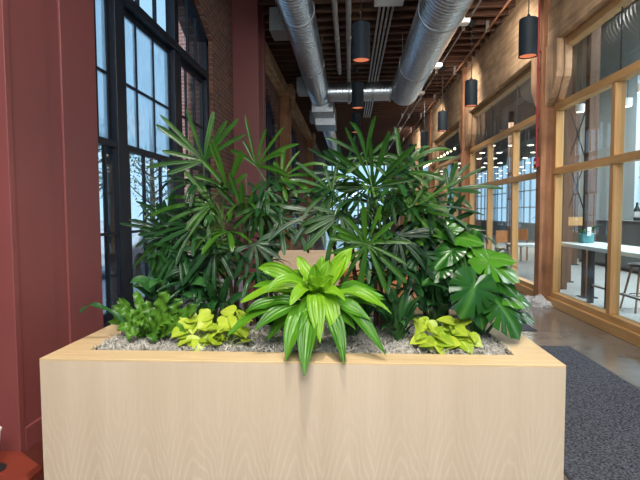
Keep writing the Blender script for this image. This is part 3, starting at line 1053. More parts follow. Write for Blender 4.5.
# cross duct
cdx = thing('cross_duct', (0.3, 13.75, 4.82), 'short silver duct crossing between the two long ducts', 'duct')
n = 32
rings = []
x = -0.60
while x < 1.08:
    for dx, dr in ((0.0, 0.0), (0.70, 0.0), (0.78, 0.010), (0.92, 0.010)):
        rings.append([(x + dx * 0.085, 13.75 + (0.25 + dr) * cos(2 * pi * k / n), 4.80 + (0.25 + dr) * sin(2 * pi * k / n)) for k in range(n)])
    x += 0.085
MB().quadloop(rings).build('pipe', M_galv, cdx, smooth=True, angle=30)
for x in (-0.59, -0.05, 0.6, 1.07):
    m = MB()
    m.quadloop([[(x + d, 13.75 + 0.275 * cos(2 * pi * k / n), 4.80 + 0.275 * sin(2 * pi * k / n)) for k in range(n)] for d in (0, 0.06)])
    m.build('joint_band', M_galv2, cdx, smooth=True)
# stepped drop box and the lower duct past it
r = thing('duct_box', (-0.8, 15.6, 4.3), 'stepped sheet metal box at the end of the left duct', 'duct')
MB().box(-1.12, -0.48, 14.5, 15.4, 4.42, 5.0).build('upper_box', M_galv2, r, bevel=0.01)
MB().box(-1.08, -0.44, 15.42, 16.6, 4.20, 4.75).build('lower_box', M_galv2, r, bevel=0.01)
m = MB()
for xx in (-1.05, -0.55):
    m.tube([(xx, 14.9, 5.0), (xx, 14.9, 5.6)], 0.007, 5)
    m.tube([(xx, 16.0, 4.75), (xx, 16.0, 5.6)], 0.007, 5)
m.build('hanger_rod', M_steel, r)
ribbed_duct('spiral_duct', -0.75, 4.45, 0.2, 16.62, 30, 'far silver duct continuing past the stepped metal box')
for k, y in enumerate((9.0, 13.6, 18.0)):
    r = thing('air_diffuser', (-1.3, y + 0.3, 4.7), ['nearest', 'middle', 'farthest'][k] + ' boxy metal air diffuser left of the left duct', 'vent', 'air diffusers on the left duct')
    MB().box(-1.45, -1.14, y, y + 0.6, 4.80, 5.20).build('box', M_galv2, r, bevel=0.008)
    m = MB()
    for i in range(7):
        m.bar((-1.455, y + 0.06, 4.84 + 0.05 * i), (-1.455, y + 0.54, 4.84 + 0.05 * i), 0.012, 0.035)
    m.build('grille', M_galv, r)
    m = MB()
    for yy in (y + 0.1, y + 0.5):
        m.tube([(-1.35, yy, 5.20), (-1.35, yy, 5.4)], 0.006, 5)
    m.build('hanger_rod', M_steel, r)

for x, y1, lab in ((-0.27, 13.4, 'left one of the twin pale ceiling pipes'), (-0.02, 17.0, 'right one of the twin pale ceiling pipes, longer')):
    r = thing('ceiling_pipe', (x, 6, 5.2), lab, 'pipe', 'twin pale pipes under the joists')
    MB().tube([(x, YB + 0.3, 5.22), (x, y1, 5.22)], 0.052, 16).build('pipe', M_conduit, r, smooth=True)
    for i in range(9):
        yy = -4 + 2.1 * i
        if yy < y1:
            m = MB()
            m.tube([(x, yy, 5.22), (x, yy + 0.05, 5.22)], 0.062, 16)
            m.box(x - 0.012, x + 0.012, yy + 0.01, yy + 0.04, 5.27, 5.34)
            m.build('coupling', M_steel, r, smooth=True)
tray_lab = ['leftmost of four thin parallel metal strips under the joists', 'second from left of four thin parallel metal strips', 'third from left of four thin parallel metal strips', 'rightmost of four thin parallel metal strips under the joists']
for k in range(4):
    x = 0.54 + 0.082 * k
    r = MB().box(x, x + 0.036, YB + 0.4, 20, 5.27, 5.315).build('ceiling_conduit', M_conduit, loc=(x, 8, 5.27))
    tag(r, tray_lab[k], 'conduit', 'four parallel strips under the joists')
r = thing('ceiling_fixture', (0.69, 8.7, 5.1), 'flat white fixture at the top edge among the metal strips', 'fixture')
MB().box(0.44, 0.96, 8.3, 9.15, 5.20, 5.265).build('housing', M_white, r, bevel=0.01)
MB().box(0.49, 0.91, 8.4, 9.05, 5.192, 5.20).build('lens', M_whitepaper, r)
for x, z, y0, lab in ((2.05, 5.20, -4, 'thin steel conduit right of the wide duct'), (2.30, 5.20, -4, 'thin steel conduit midway between wide duct and timber beam'), (2.78, 5.15, -4, 'dark conduit running beside the timber beam')):
    r = thing('ceiling_conduit', (x, 10, z), lab, 'conduit', 'thin conduits right of the wide duct')
    MB().tube([(x, y0, z), (x, 32, z)], 0.02, 8).build('tube', M_steel if x < 2.7 else M_timber, r, smooth=True)
    for i in range(10):
        MB().box(x - 0.03, x + 0.03, 1 + 3.1 * i, 1.06 + 3.1 * i, z - 0.03, 5.34).build('strap', M_steel, r)
for k, (y, x) in enumerate(((9.6, 2.18), (12.4, 2.18), (15.2, 2.18))):
    r = thing('track_head', (x, y, 5.0), ['nearest', 'second', 'third'][k] + ' small white sensor head on the thin conduits', 'sensor', 'sensor heads on the thin conduits')
    MB().box(x - 0.09, x + 0.09, y, y + 0.22, 5.06, 5.14).build('body', M_white, r, bevel=0.015)
    MB().tube([(x, y + 0.1, 5.14), (x, y + 0.1, 5.60)], 0.012, 8).build('stem', M_white, r)


def area(name, loc, target, size, power, col, sy=None):
    l = bpy.data.lights.new(name, 'AREA')
    l.energy = power
    l.color = col
    l.size = size
    if sy:
        l.shape = 'RECTANGLE'
        l.size_y = sy
    o = bpy.data.objects.new(name, l)
    o.location = loc
    o.rotation_euler = (V(target) - V(loc)).to_track_quat('-Z', 'Y').to_euler()
    COL.objects.link(o)
    return o


def spot(name, loc, target, power, col, ang, blend=0.5, rad=0.06):
    l = bpy.data.lights.new(name, 'SPOT')
    l.energy = power
    l.color = col
    l.spot_size = radians(ang)
    l.spot_blend = blend
    l.shadow_soft_size = rad
    o = bpy.data.objects.new(name, l)
    o.location = loc
    o.rotation_euler = (V(target) - V(loc)).to_track_quat('-Z', 'Y').to_euler()
    COL.objects.link(o)
    return o


# pendant lamps
def pendant(loc):
    x, y, z = loc
    r = thing('pendant_lamp', loc)
    R_, Hh = 0.124, 0.51
    n = 32
    prof = [(R_ - 0.008, z + 0.0), (R_, z), (R_, z + Hh - 0.01), (R_ - 0.01, z + Hh), (0.012, z + Hh), (0.012, z + Hh - 0.01), (R_ - 0.02, z + Hh - 0.015), (R_ - 0.008, z + Hh - 0.02), (R_ - 0.008, z)]
    MB().lathe([(a, b - 0) for a, b in prof], (x, y, 0), n, False).build('shade', M_pend, r, smooth=True)
    MB().lathe([(0.0, z + 0.012), (R_ - 0.012, z + 0.012), (R_ - 0.009, z + 0.10)], (x, y, 0), n, False).build('glowing_liner', M_liner, r, smooth=True)
    MB().tube([(x, y, z + Hh - 0.005), (x, y, 5.26)], 0.008, 8).build('cord', M_cord, r, smooth=True)
    MB().lathe([(0.012, z + Hh), (0.03, z + Hh), (0.03, z + Hh + 0.03), (0.016, z + Hh + 0.06)], (x, y, 0), 16).build('cord_grip', M_pend, r, smooth=True)
    MB().lathe([(0.0, 5.24), (0.05, 5.24), (0.06, 5.27), (0.06, 5.33), (0, 5.33)], (x, y, 0), 20, False).build('canopy', M_pend, r, smooth=True)
    return r


P0 = None
for row, x in (('middle', 0.165), ('right', 2.47)):
    for k, y in enumerate((7.1, 10.3, 13.4, 16.6, 19.8)):
        loc = (x, y, 3.64)
        if P0 is None:
            P0 = pendant(loc)
            o = P0
        else:
            o = copy_tree(P0, loc)
        nth = ['nearest', 'second', 'third', 'fourth', 'farthest'][k]
        where = 'in the middle row between the ducts' if row == 'middle' else 'in the row beside the timber beam'
        spot('pendant_bulb', (x, y, 3.635), (x, y, 0), 45, (1.0, 0.78, 0.58), 100, 0.6, 0.06)
        tag(o, '%s black cylinder pendant lamp %s' % (nth, where), 'lamp', 'black cylinder pendants')

# string of bulbs along the partition
r = thing('string_light', (2.9, 20, 3.3), 'string of small warm bulbs along the far partition', 'lights')
pts = [(2.92, 14 + 0.5 * i, 3.30) for i in range(33)]
MB().tube(pts, 0.007, 6).build('cable', M_cord, r, smooth=True)
b0 = None
for p in pts:
    m = MB().lathe([(0.0, -0.075), (0.025, -0.065), (0.036, -0.04), (0.028, -0.015), (0.014, 0.0)], (p[0], p[1], p[2] - 0.02), 10, False)
    if b0 is None:
        b0 = m.build('bulb', M_bulb, r, smooth=True)
    else:
        c = b0.copy()
        COL.objects.link(c)
        c.parent = r
        c.location = (0, p[1] - pts[0][1], 0)
m = MB()
for y in (14, 19.05, 24.5, 29.9):
    m.tube([(2.92, y, 3.3), (3.03, y, 3.38)], 0.005, 5)
m.build('hook', M_steel, r)

# ------------------------------------------------------------------ floor mats
for (x0, x1, y0, y1, lab) in ((1.22, 2.42, -2.5, 5.5, 'dark grey floor mat right of the oak planter'), (1.22, 2.34, 6.2, 11.5, 'dark grey floor mat farther along the corridor')):
    r = thing('floor_mat', ((x0 + x1) / 2, (y0 + y1) / 2, 0), lab, 'mat', 'dark grey mats on the concrete')
    MB().box(x0 + 0.012, x1 - 0.012, y0 + 0.012, y1 - 0.012, 0.0, 0.010).build('pile', M_carpet, r)
    m = MB()
    m.box(x0, x0 + 0.012, y0, y1, 0, 0.007).box(x1 - 0.012, x1, y0, y1, 0, 0.007).box(x0 + 0.012, x1 - 0.012, y0, y0 + 0.012, 0, 0.007).box(x0 + 0.012, x1 - 0.012, y1 - 0.012, y1, 0, 0.007)
    m.build('edging', M_matedge, r)

# ------------------------------------------------------------------ furniture behind the planter
r = thing('wooden_bench', (-0.4, 5.6, 0), 'pale birch bench with a tall back behind the planter', 'bench')
MB().box(-0.95, 0.18, 5.60, 5.66, 0.10, 1.06).build('backrest', M_tan, r, bevel=0.01)
MB().box(-0.95, 0.18, 5.66, 6.2, 0.40, 0.46).build('seat', M_tan, r, bevel=0.01)
MB().box(-0.95, -0.89, 5.60, 6.2, 0, 0.64).build('end_panel', M_tan, r, bevel=0.008)
MB().box(0.12, 0.18, 5.60, 6.2, 0, 0.64).build('end_panel', M_tan, r, bevel=0.008)


def armchair(x, y, w, hb, mat, lab, rz):
    r = thing('armchair', (x, y, 0), lab, 'armchair', 'armchairs behind the planter')
    m = MB()
    n = 12
    prof = []
    for i in range(n + 1):
        a = pi * i / n
        prof.append((x - w / 2 * cos(a), y - 0.30 * sin(a)))
    inner = [(x - (w / 2 - 0.09) * cos(pi * i / n), y - 0.21 * sin(pi * i / n)) for i in range(n + 1)]
    poly = prof + inner[::-1]
    m.prism(poly, 'z', 0.28, hb)
    m.build('shell', mat, r, bevel=0.03, smooth=True)
    MB().box(x - w / 2 + 0.10, x + w / 2 - 0.10, y - 0.2, y + 0.34, 0.28, 0.46).build('seat_cushion', mat, r, bevel=0.04)
    for sx, sy in ((-1, -0.14), (1, -0.14), (-1, 0.26), (1, 0.26)):
        MB().tube([(x + sx * (w / 2 - 0.17), y + sy, 0.28), (x + sx * (w / 2 - 0.14), y + sy, 0.0)], [0.02, 0.013], 8).build('leg', M_blacksteel, r)
    r.rotation_euler.z = rz
    return r


armchair(0.30, 4.85, 0.84, 0.96, M_orange, 'tan leather armchair with a curved back behind the planter', 0.15)
armchair(-1.42, 4.9, 0.8, 0.86, M_greyfab, 'mauve grey armchair behind the left palm', -0.35)

# ------------------------------------------------------------------ the planter
PX0, PX1, PY0, PY1, PZ = -1.59, 1.035, 2.38, 3.72, 0.75
r = planter = thing('planter_box', ((PX0 + PX1) / 2, (PY0 + PY1) / 2, 0), 'long pale oak planter box filled with tropical plants', 'planter')
RW_ = 0.175
MB().box(PX0, PX1, PY0, PY0 + 0.02, 0.0, PZ - 0.003).build('front_panel', M_oak, r, bevel=0.0015)
MB().box(PX0, PX1, PY1 - 0.02, PY1, 0.0, PZ - 0.003).build('back_panel', M_oak, r)
MB().box(PX0, PX0 + 0.02, PY0 + 0.02, PY1 - 0.02, 0, PZ - 0.003).build('side_panel', M_oak, r)
MB().box(PX1 - 0.02, PX1, PY0 + 0.02, PY1 - 0.02, 0, PZ - 0.003).build('side_panel', M_oak, r)
m = MB()
a0, a1, b0_, b1 = PX0, PX1, PY0, PY1
c0, c1, d0, d1 = PX0 + RW_, PX1 - 0.19, PY0 + 0.165, PY1 - 0.17
for poly in ([(a0, b0_), (a1, b0_), (c1, d0), (c0, d0)], [(a1, b0_), (a1, b1), (c1, d1), (c1, d0)], [(a1, b1), (a0, b1), (c0, d1), (c1, d1)], [(a0, b1), (a0, b0_), (c0, d0), (c0, d1)]):
    m.prism(poly, 'z', PZ - 0.003, PZ + 0.009)
m.build('top_rim', M_oak_rim, r, bevel=0.002)
m = MB()
m.box(c0 - 0.01, c0, d0 - 0.01, d1 + 0.01, 0.4, PZ - 0.004).box(c1, c1 + 0.01, d0 - 0.01, d1 + 0.01, 0.4, PZ - 0.004)
m.box(c0, c1, d0 - 0.01, d0, 0.4, PZ - 0.004).box(c0, c1, d1, d1 + 0.01, 0.4, PZ - 0.004)
m.build('inner_liner', M_blacksteel, r)
SZ = PZ - 0.02
m = MB()
m.box(c0 + 0.001, c1 - 0.001, d0 + 0.001, d1 - 0.001, 0.4, SZ - 0.02)
tag(m.build('soil', M_soil, r), None, None, None, 'stuff')

# grey moss mulch
m = MB()
nx, ny = 110, 60
g = {}
rm = random.Random(5)
for i in range(nx + 1):
    for k in range(ny + 1):
        x = c0 + 0.002 + (c1 - c0 - 0.004) * i / nx
        y = d0 + 0.002 + (d1 - d0 - 0.004) * k / ny
        g[i, k] = len(m.v)
        edge = min(i, k, nx - i, ny - k)
        m.v.append((x, y, SZ - 0.012 + rm.uniform(0, 0.022) + min(edge, 6) * 0.003))
for i in range(nx):
    for k in range(ny):
        m.f.append((g[i, k], g[i + 1, k], g[i + 1, k + 1], g[i, k + 1]))
for _ in range(5200):
    x = rm.uniform(c0 + 0.02, c1 - 0.02)
    y = rm.uniform(d0 + 0.02, d1 - 0.3) if rm.random() < 0.8 else rm.uniform(d0 + 0.02, d1 - 0.03)
    a = rm.uniform(0, 2 * pi)
    l = rm.uniform(0.03, 0.08)
    z = SZ + 0.012 + rm.uniform(0, 0.02)
    w = 0.0022
    pts = []
    for t in range(4):
        q = t / 3
        a += rm.uniform(-0.9, 0.9)
        pts.append(V((x, y, z + 0.022 * sin(pi * q) * rm.uniform(0.3, 1.4))))
        x = min(max(x + cos(a) * l / 3, c0 + 0.004), c1 - 0.004)
        y = min(max(y + sin(a) * l / 3, d0 + 0.004), d1 - 0.004)
    m.tube(pts, w, 3)
tag(m.build('moss_mulch', M_moss, loc=((c0 + c1) / 2, (d0 + d1) / 2, SZ - 0.02)), 'curly grey moss covering the soil of the oak planter', 'moss', None, 'stuff')


# ------------------------------------------------------------------ plants
def fan(root, hub, c, n, L, count, spread, stem_to, dark=False, W=0.0325, droop=0.55, seed=0):
    """one palmate leaf: blades from the hub, petiole as its sub-part"""
    q = random.Random(seed)
    c, n = V(c).normalized(), V(n).normalized()
    n = (n - c * n.dot(c)).normalized()
    s = c.cross(n).normalized()
    m = MB()
    for i in range(count):
        f = (i / (count - 1) - 0.5) if count > 1 else 0
        a = radians(spread) * f + q.uniform(-0.16, 0.16)
        d = c * cos(a) + s * sin(a) + n * q.uniform(-0.05, 0.16)
        l = L * (1 - 0.32 * abs(2 * f) ** 1.6) * q.uniform(0.68, 1.12)
        side = d.cross(n)
        blade(m, hub, d, l, W * q.uniform(0.55, 1.05), droop * q.uniform(0.3, 2.2), 0.30, 7, 'strap', side)
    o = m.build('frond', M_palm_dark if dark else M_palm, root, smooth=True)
    p0, p2 = V(stem_to), V(hub)
    p1 = (p0 + p2) / 2 + V((0, 0, 0.05)) + (p0 - p2) * 0.08
    pts = [p0 * (1 - t) ** 2 + p1 * 2 * t * (1 - t) + p2 * t * t for t in [k / 6 for k in range(7)]]
    MB().tube(pts, [0.0065 - 0.003 * k / 6 for k in range(7)], 6).build('petiole', M_petiole, o, smooth=True)
    return o


def more_fans(n, cx, cy, rx, ry, Y, seed):
    q = random.Random(seed)
    out = []
    for _ in range(n):
        out.append((cx + q.uniform(-rx, rx), cy + q.uniform(-ry, ry), Y + q.uniform(-0.15, 0.2), q.uniform(0, 360), q.uniform(0.18, 0.28), q.choice([6, 7, 8]), q.uniform(130, 210), q.uniform(0, 70), q.random() < 0.75, q.uniform(0.5, 1.6)))
    return out


def palm(base, canes, label, fans, nrand, seed, hmin, hmax, rmax, dark_p=0.5, Lr=(0.26, 0.36)):
    q = random.Random(seed)
    bz = SZ
    root = thing('lady_palm', (base[0], base[1], bz), label, 'palm', 'lady palms in the planter')
    tops = []
    for (dx, dy, tx, ty, h) in canes:
        p0 = V((base[0] + dx, base[1] + dy, bz - 0.02))
        p1 = V((base[0] + tx, base[1] + ty, bz + h))
        pts = [p0.lerp(p1, k / 8) + V((sin(k * 1.3) * 0.006, cos(k * 1.1) * 0.006, 0)) for k in range(9)]
        MB().tube(pts, [0.016 - 0.005 * k / 8 + (0.0025 if k % 2 else 0) for k in range(9)], 8).build('cane', M_cane, root, smooth=True)
        tops.append((p0, p1))

    def cane_pt(hub, low):
        best = min(tops, key=lambda t: ((t[0].lerp(t[1], 0.7) - hub).xy).length)
        h = (best[1].z - best[0].z)
        f = min(0.98, max(0.15, (hub.z - low - best[0].z) / h))
        return best[0].lerp(best[1], f)
    sd = seed * 100
    for (px, py, Y, ang, L, cnt, spr, tilt, dk, dr) in fans:
        sd += 1
        hub = at(px, py, Y)
        if -0.50 < hub.x < 0.06 and hub.z < 1.36 and cnt < 9:
            continue
        a = radians(ang)
        t = radians(tilt)
        c = V((cos(a), -0.25 * cos(t) * q.uniform(0.2, 1), sin(a)))
        n = V((0.15 * q.uniform(-1, 1), -cos(t), sin(t)))
        fan(root, hub, c, n, L, cnt, spr, cane_pt(hub, 0.16), dk, droop=dr, seed=sd)
    for k in range(nrand):
        sd += 1
        phi = 2.4 * k + q.uniform(-0.5, 0.5)
        h = hmin + (hmax - hmin) * (k + q.random()) / nrand
        rr_ = rmax * q.uniform(0.45, 1.0) * (1 - 0.45 * max(0, (h - hmin) / (hmax - hmin)))
        hub = V((base[0] + rr_ * cos(phi), base[1] + rr_ * sin(phi) * 0.7, bz + h))
        e = q.uniform(-0.45, 0.5)
        if -0.52 < hub.x < 0.06 and hub.z < 1.36 and hub.y < 3.6:
            continue        # the open gap between the two tall palms
        c = V((cos(phi), sin(phi), e))
        n = V((-cos(phi) * 0.7 * e - 0.1 * q.uniform(-1, 1), -sin(phi) * 0.7 * e - 0.35, 1.0))
        fan(root, hub, c, n, q.uniform(*Lr), q.choice([6, 7, 8, 9]), q.uniform(140, 215), cane_pt(hub, 0.14), q.random() < dark_p, droop=q.uniform(0.6, 1.5), seed=sd)
    return root


LB = at(236, 330, 3.15)
palm((LB.x, LB.y), [(0, 0, -0.10, -0.02, 1.05), (0.05, 0.05, 0.08, 0.02, 1.02), (-0.06, 0.04, -0.22, 0.05, 0.80), (0.10, -0.04, 0.25, 0.0, 0.88), (-0.02, 0.1, 0.0, 0.1, 0.7), (0.13, 0.06, 0.16, 0.1, 0.6)],
     'tall lady palm with fan leaves, left of the planter middle',
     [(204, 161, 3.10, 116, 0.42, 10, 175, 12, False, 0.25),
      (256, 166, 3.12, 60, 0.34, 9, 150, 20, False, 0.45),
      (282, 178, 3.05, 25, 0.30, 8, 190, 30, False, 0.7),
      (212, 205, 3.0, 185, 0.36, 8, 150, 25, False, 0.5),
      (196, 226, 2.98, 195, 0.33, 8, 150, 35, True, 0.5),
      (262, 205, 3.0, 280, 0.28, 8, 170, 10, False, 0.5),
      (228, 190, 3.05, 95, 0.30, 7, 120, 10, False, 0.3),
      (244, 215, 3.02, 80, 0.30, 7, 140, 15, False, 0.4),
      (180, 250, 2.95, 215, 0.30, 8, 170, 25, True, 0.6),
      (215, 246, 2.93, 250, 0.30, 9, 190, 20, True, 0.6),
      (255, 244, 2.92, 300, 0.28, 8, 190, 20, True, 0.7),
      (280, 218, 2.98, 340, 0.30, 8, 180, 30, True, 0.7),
      (165, 232, 3.2, 150, 0.28, 7, 150, 15, True, 0.5)] + more_fans(26, 222, 238, 60, 48, 3.1, 81),
     40, 21, 0.20, 0.98, 0.46, 0.6, (0.20, 0.34))

CB = at(376, 332, 3.12)
palm((CB.x, CB.y), [(0, 0, -0.02, 0, 1.02), (0.06, 0.05, 0.12, 0.03, 0.85), (-0.07, 0.03, -0.20, 0.02, 0.82), (0.03, -0.06, 0.03, -0.08, 0.6), (0.12, 0.02, 0.34, 0.0, 0.78), (-0.10, 0.08, -0.34, 0.1, 0.75)],
     'tallest lady palm with glossy fans, centre of the planter',
     [(373, 187, 3.05, 92, 0.42, 11, 190, 20, False, 0.3),
      (366, 160, 3.02, 80, 0.30, 9, 230, 55, False, 1.5),
      (367, 244, 2.78, 268, 0.34, 9, 200, 15, False, 0.4),
      (366, 246, 2.80, 90, 0.26, 7, 140, 5, False, 0.2),
      (332, 192, 3.0, 165, 0.30, 8, 170, 25, False, 0.6),
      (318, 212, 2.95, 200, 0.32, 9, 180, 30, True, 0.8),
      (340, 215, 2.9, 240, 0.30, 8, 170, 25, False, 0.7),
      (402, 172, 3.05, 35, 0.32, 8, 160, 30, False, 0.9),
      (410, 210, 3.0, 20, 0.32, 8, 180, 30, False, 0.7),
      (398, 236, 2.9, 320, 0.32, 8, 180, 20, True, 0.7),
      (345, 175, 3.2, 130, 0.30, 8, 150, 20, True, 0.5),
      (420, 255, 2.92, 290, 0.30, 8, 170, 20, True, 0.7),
      (315, 240, 2.95, 230, 0.30, 8, 170, 20, True, 0.8)] + more_fans(20, 368, 215, 62, 34, 3.15, 82),
     44, 22, 0.25, 1.0, 0.50, 0.55, (0.20, 0.34))

RB = at(436, 326, 3.3)
palm((RB.x, RB.y), [(0, 0, -0.04, -0.05, 0.78), (0.06, 0.02, 0.10, 0.02, 0.68), (-0.06, 0.03, -0.12, 0.05, 0.62), (0.0, -0.07, -0.06, -0.12, 0.5)],
     'shorter dark lady palm, behind the monstera on the right',
     [(428, 204, 3.05, 350, 0.36, 9, 220, 45, True, 0.5),
      (448, 190, 3.15, 20, 0.30, 8, 170, 35, True, 0.6),
      (420, 232, 3.0, 300, 0.30, 8, 180, 25, True, 0.6),
      (444, 226, 3.1, 60, 0.28, 7, 150, 20, True, 0.5)],
     15, 23, 0.18, 0.70, 0.36, 0.8, (0.24, 0.32))


def bez_leaf(m, p0, p1, p2, W, fold=0.2, prof='lance', n=12, wave=0.0, wk=0.0, face=None):
    """blade along a bent line; its face looks up, or towards `face`"""
    p0, p1, p2 = V(p0), V(p1), V(p2)
    P = [p0 * (1 - t) ** 2 + p1 * 2 * t * (1 - t) + p2 * t * t for t in [k / n for k in range(n + 1)]]
    sides, ups, hw = [], [], []
    for i in range(n + 1):
        t = i / n
        d = (P[min(i + 1, n)] - P[max(i - 1, 0)]).normalized()
        fv = V(face) if face is not None else V((0, -0.45, 1))
        s = d.cross(fv)
        if s.length < 0.1:
            s = V((1, 0, 0))
        s.normalize()
        sides.append(s)
        ups.append(s.cross(d).normalized())
        if prof == 'lance':
            h = sin(pi * min(1.0, t * 0.9 + 0.1)) ** 0.7 if t < 1 else 0.03
        elif prof == 'drac':
            h = min(1.0, 0.34 + 1.3 * t) * (1 if t < 0.62 else max(0.02, cos((t - 0.62) / 0.38 * pi / 2)) ** 0.85) * 0.95
        elif prof == 'oval':
            h = sin(pi * t ** 0.8) ** 0.75 if 0 < t < 1 else 0.04
        elif prof == 'strap':
            h = min(1, 0.3 + 1.6 * t) * (1 if t < 0.8 else max(0.06, 1 - ((t - 0.8) / 0.2) ** 2))
        hw.append(W / 2 * h)
    m.strip(P, sides, hw, fold, ups, wave, wk)


# lime dracaena in the front
dc = at(316, 312, 2.60)
db = V((dc.x - 0.01, dc.y + 0.02, SZ))
droot = thing('dracaena', db, 'bright lime dracaena spilling over the front rim', 'plant')
MB().tube([db - V((0, 0, 0.03)), db.lerp(dc, 0.5), dc + V((0, 0, 0.07))], [0.02, 0.018, 0.013], 10).build('stem', M_dracstem, droot, smooth=True)
# tip pixel, depth, lift, width, lower?
dtips = [(352, 248, 2.62, 0.02, 0.085, 0), (297, 256, 2.66, 0.02, 0.07, 0), (329, 260, 2.60, 0.0, 0.075, 0), (315, 264, 2.56, 0.0, 0.075, 0), (307, 262, 2.68, 0.0, 0.07, 0),
         (303, 281, 2.50, 0.04, 0.08, 0), (334, 276, 2.52, 0.03, 0.075, 0),
         (258, 268, 2.66, 0.10, 0.080, 0), (266, 291, 2.48, 0.16, 0.085, 0), (241, 303, 2.60, 0.12, 0.075, 0), (243, 314, 2.52, 0.12, 0.075, 1), (228, 335, 2.50, 0.15, 0.080, 1), (253, 333, 2.46, 0.14, 0.080, 1),
         (286, 361, 2.33, 0.20, 0.098, 1), (304, 376, 2.285, 0.22, 0.10, 1), (320, 343, 2.37, 0.22, 0.092, 0), (338, 347, 2.40, 0.22, 0.080, 0), (344, 364, 2.335, 0.20, 0.075, 1),
         (387, 357, 2.40, 0.24, 0.070, 1), (391, 314, 2.50, 0.17, 0.072, 0), (383, 297, 2.62, 0.08, 0.095, 1), (372, 322, 2.46, 0.12, 0.09, 1), (262, 322, 2.72, 0.10, 0.08, 1),
         (370, 285, 2.80, 0.08, 0.08, 1), (280, 285, 2.82, 0.06, 0.08, 1), (345, 300, 2.42, 0.10, 0.075, 0), (290, 305, 2.42, 0.12, 0.08, 0),
         (278, 300, 2.75, 0.10, 0.09, 1), (360, 300, 2.72, 0.10, 0.09, 1), (355, 330, 2.48, 0.13, 0.08, 1), (268, 340, 2.55, 0.14, 0.085, 1), (300, 335, 2.42, 0.16, 0.08, 1), (325, 285, 2.48, 0.03, 0.07, 0), (340, 262, 2.70, 0.0, 0.07, 0), (288, 272, 2.72, 0.04, 0.075, 0), (250, 288, 2.74, 0.10, 0.075, 1), (376, 308, 2.60, 0.12, 0.08, 1), (346, 255, 2.60, 0.0, 0.085, 0), (322, 256, 2.64, 0.0, 0.08, 0), (310, 276, 2.50, 0.02, 0.085, 0), (386, 300, 2.70, 0.09, 0.10, 1), (378, 290, 2.78, 0.08, 0.10, 1)]
for (px, py, Y, lift, W, low) in dtips:
    tip = at(px, py, Y)
    st = dc + V((rnd.uniform(-0.01, 0.01), rnd.uniform(-0.01, 0.01), (0.02 if low else 0.07) + rnd.uniform(-0.02, 0.02)))
    mid = st.lerp(tip, 0.5) + V((0, 0, lift))
    m = MB()
    up = tip.z - st.z > 0.12
    bez_leaf(m, st, mid + V((rnd.uniform(-0.03, 0.03), 0, rnd.uniform(-0.02, 0.03))), tip, W * rnd.uniform(0.9, 1.15), 0.28, 'drac', 16, 0.007, rnd.uniform(8, 16), face=(rnd.uniform(-0.3, 0.3), -1, 0.3) if up else (0, -0.6, 1))
    m.build('leaf', M_drac_low if low else M_drac, droot, smooth=True)

# wavy fern, front left
fb = at(152, 338, 2.78)
froot = thing('wavy_fern', (fb.x, fb.y, SZ), 'crinkled green fern at the front left corner of the planter', 'fern')
tips = [(167, 291, 2.72, 0.02, 0.09), (197, 305, 2.68, 0.03, 0.075), (129, 312, 2.66, 0.06, 0.075), (155, 341, 2.60, 0.10, 0.07), (112, 306, 2.8, 0.08, 0.06), (146, 300, 2.85, 0.03, 0.07), (182, 298, 2.85, 0.03, 0.07),
        (117, 330, 2.70, 0.10, 0.06), (186, 334, 2.62, 0.12, 0.07), (140, 324, 2.60, 0.10, 0.07), (172, 320, 2.58, 0.10, 0.075), (127, 340, 2.62, 0.11, 0.06), (205, 318, 2.8, 0.08, 0.06), (136, 290, 3.0, 0.03, 0.06),
        (108, 322, 2.85, 0.10, 0.055), (160, 308, 2.95, 0.03, 0.07), (118, 298, 3.0, 0.06, 0.055)]
for k, (px, py, Y, lift, W) in enumerate(tips):
    tip = at(px, py, Y)
    st = V((fb.x + rnd.uniform(-0.03, 0.03), fb.y + rnd.uniform(-0.02, 0.02), SZ + 0.005))
    m = MB()
    bez_leaf(m, st, st.lerp(tip, 0.5) + V((0, 0, lift)), tip, W * 0.92, 0.18, 'strap', 24, 0.016, 30, face=(0.2 * rnd.uniform(-1, 1), -1, 0.5))
    m.build('frond', M_fern, froot, smooth=True)
m = MB()
tip = at(99, 327, 2.62)
bez_leaf(m, V((fb.x - 0.05, fb.y, SZ + 0.01)), at(98, 303, 2.72) + V((-0.02, 0, 0.10)), at(79, 315, 2.72), 0.035, 0.2, 'strap', 18, 0.006, 20)
m.build('frond', M_lily, froot, smooth=True)


def lily(bx, by, label, tips_, mat=M_lily, name='peace_lily', cat='plant', group='dark leafy plants in the planter'):
    root = thing(name, (bx, by, SZ), label, cat, group)
    for (px, py, Y, lift, W) in tips_:
        tip = at(px, py, Y)
        st = V((bx + rnd.uniform(-0.02, 0.02), by + rnd.uniform(-0.02, 0.02), SZ + 0.004))
        mid = st.lerp(tip, 0.35) + V((0, 0, lift))
        q = st.lerp(mid, 0.75)
        m = MB()
        d0_ = st.lerp(tip, 0.38) + V((0, 0, lift * 0.55))
        bez_leaf(m, d0_, d0_.lerp(tip, 0.5) + V((0, 0, lift * 0.45)), tip, W, 0.16, 'oval', 10, face=(0.15 * rnd.uniform(-1, 1), -0.7, 0.8))
        lf = m.build('leaf', mat, root, smooth=True)
        MB().tube([st, st.lerp(d0_, 0.55) + V((0, 0, lift * 0.15)), d0_], [0.005, 0.004, 0.003], 6).build('petiole', M_monstem, lf, smooth=True)
    return root


def rtips(n, cx, cy, rx, ry, Y, lift, W, seed):
    q = random.Random(seed)
    out = []
    for _ in range(n):
        a = q.uniform(0, 2 * pi)
        s = sqrt(q.uniform(0.1, 1))
        out.append((cx + rx * cos(a) * s, cy + ry * sin(a) * s, Y + q.uniform(-0.18, 0.15), lift * q.uniform(0.5, 1.3), W * q.uniform(0.7, 1.2)))
    return out


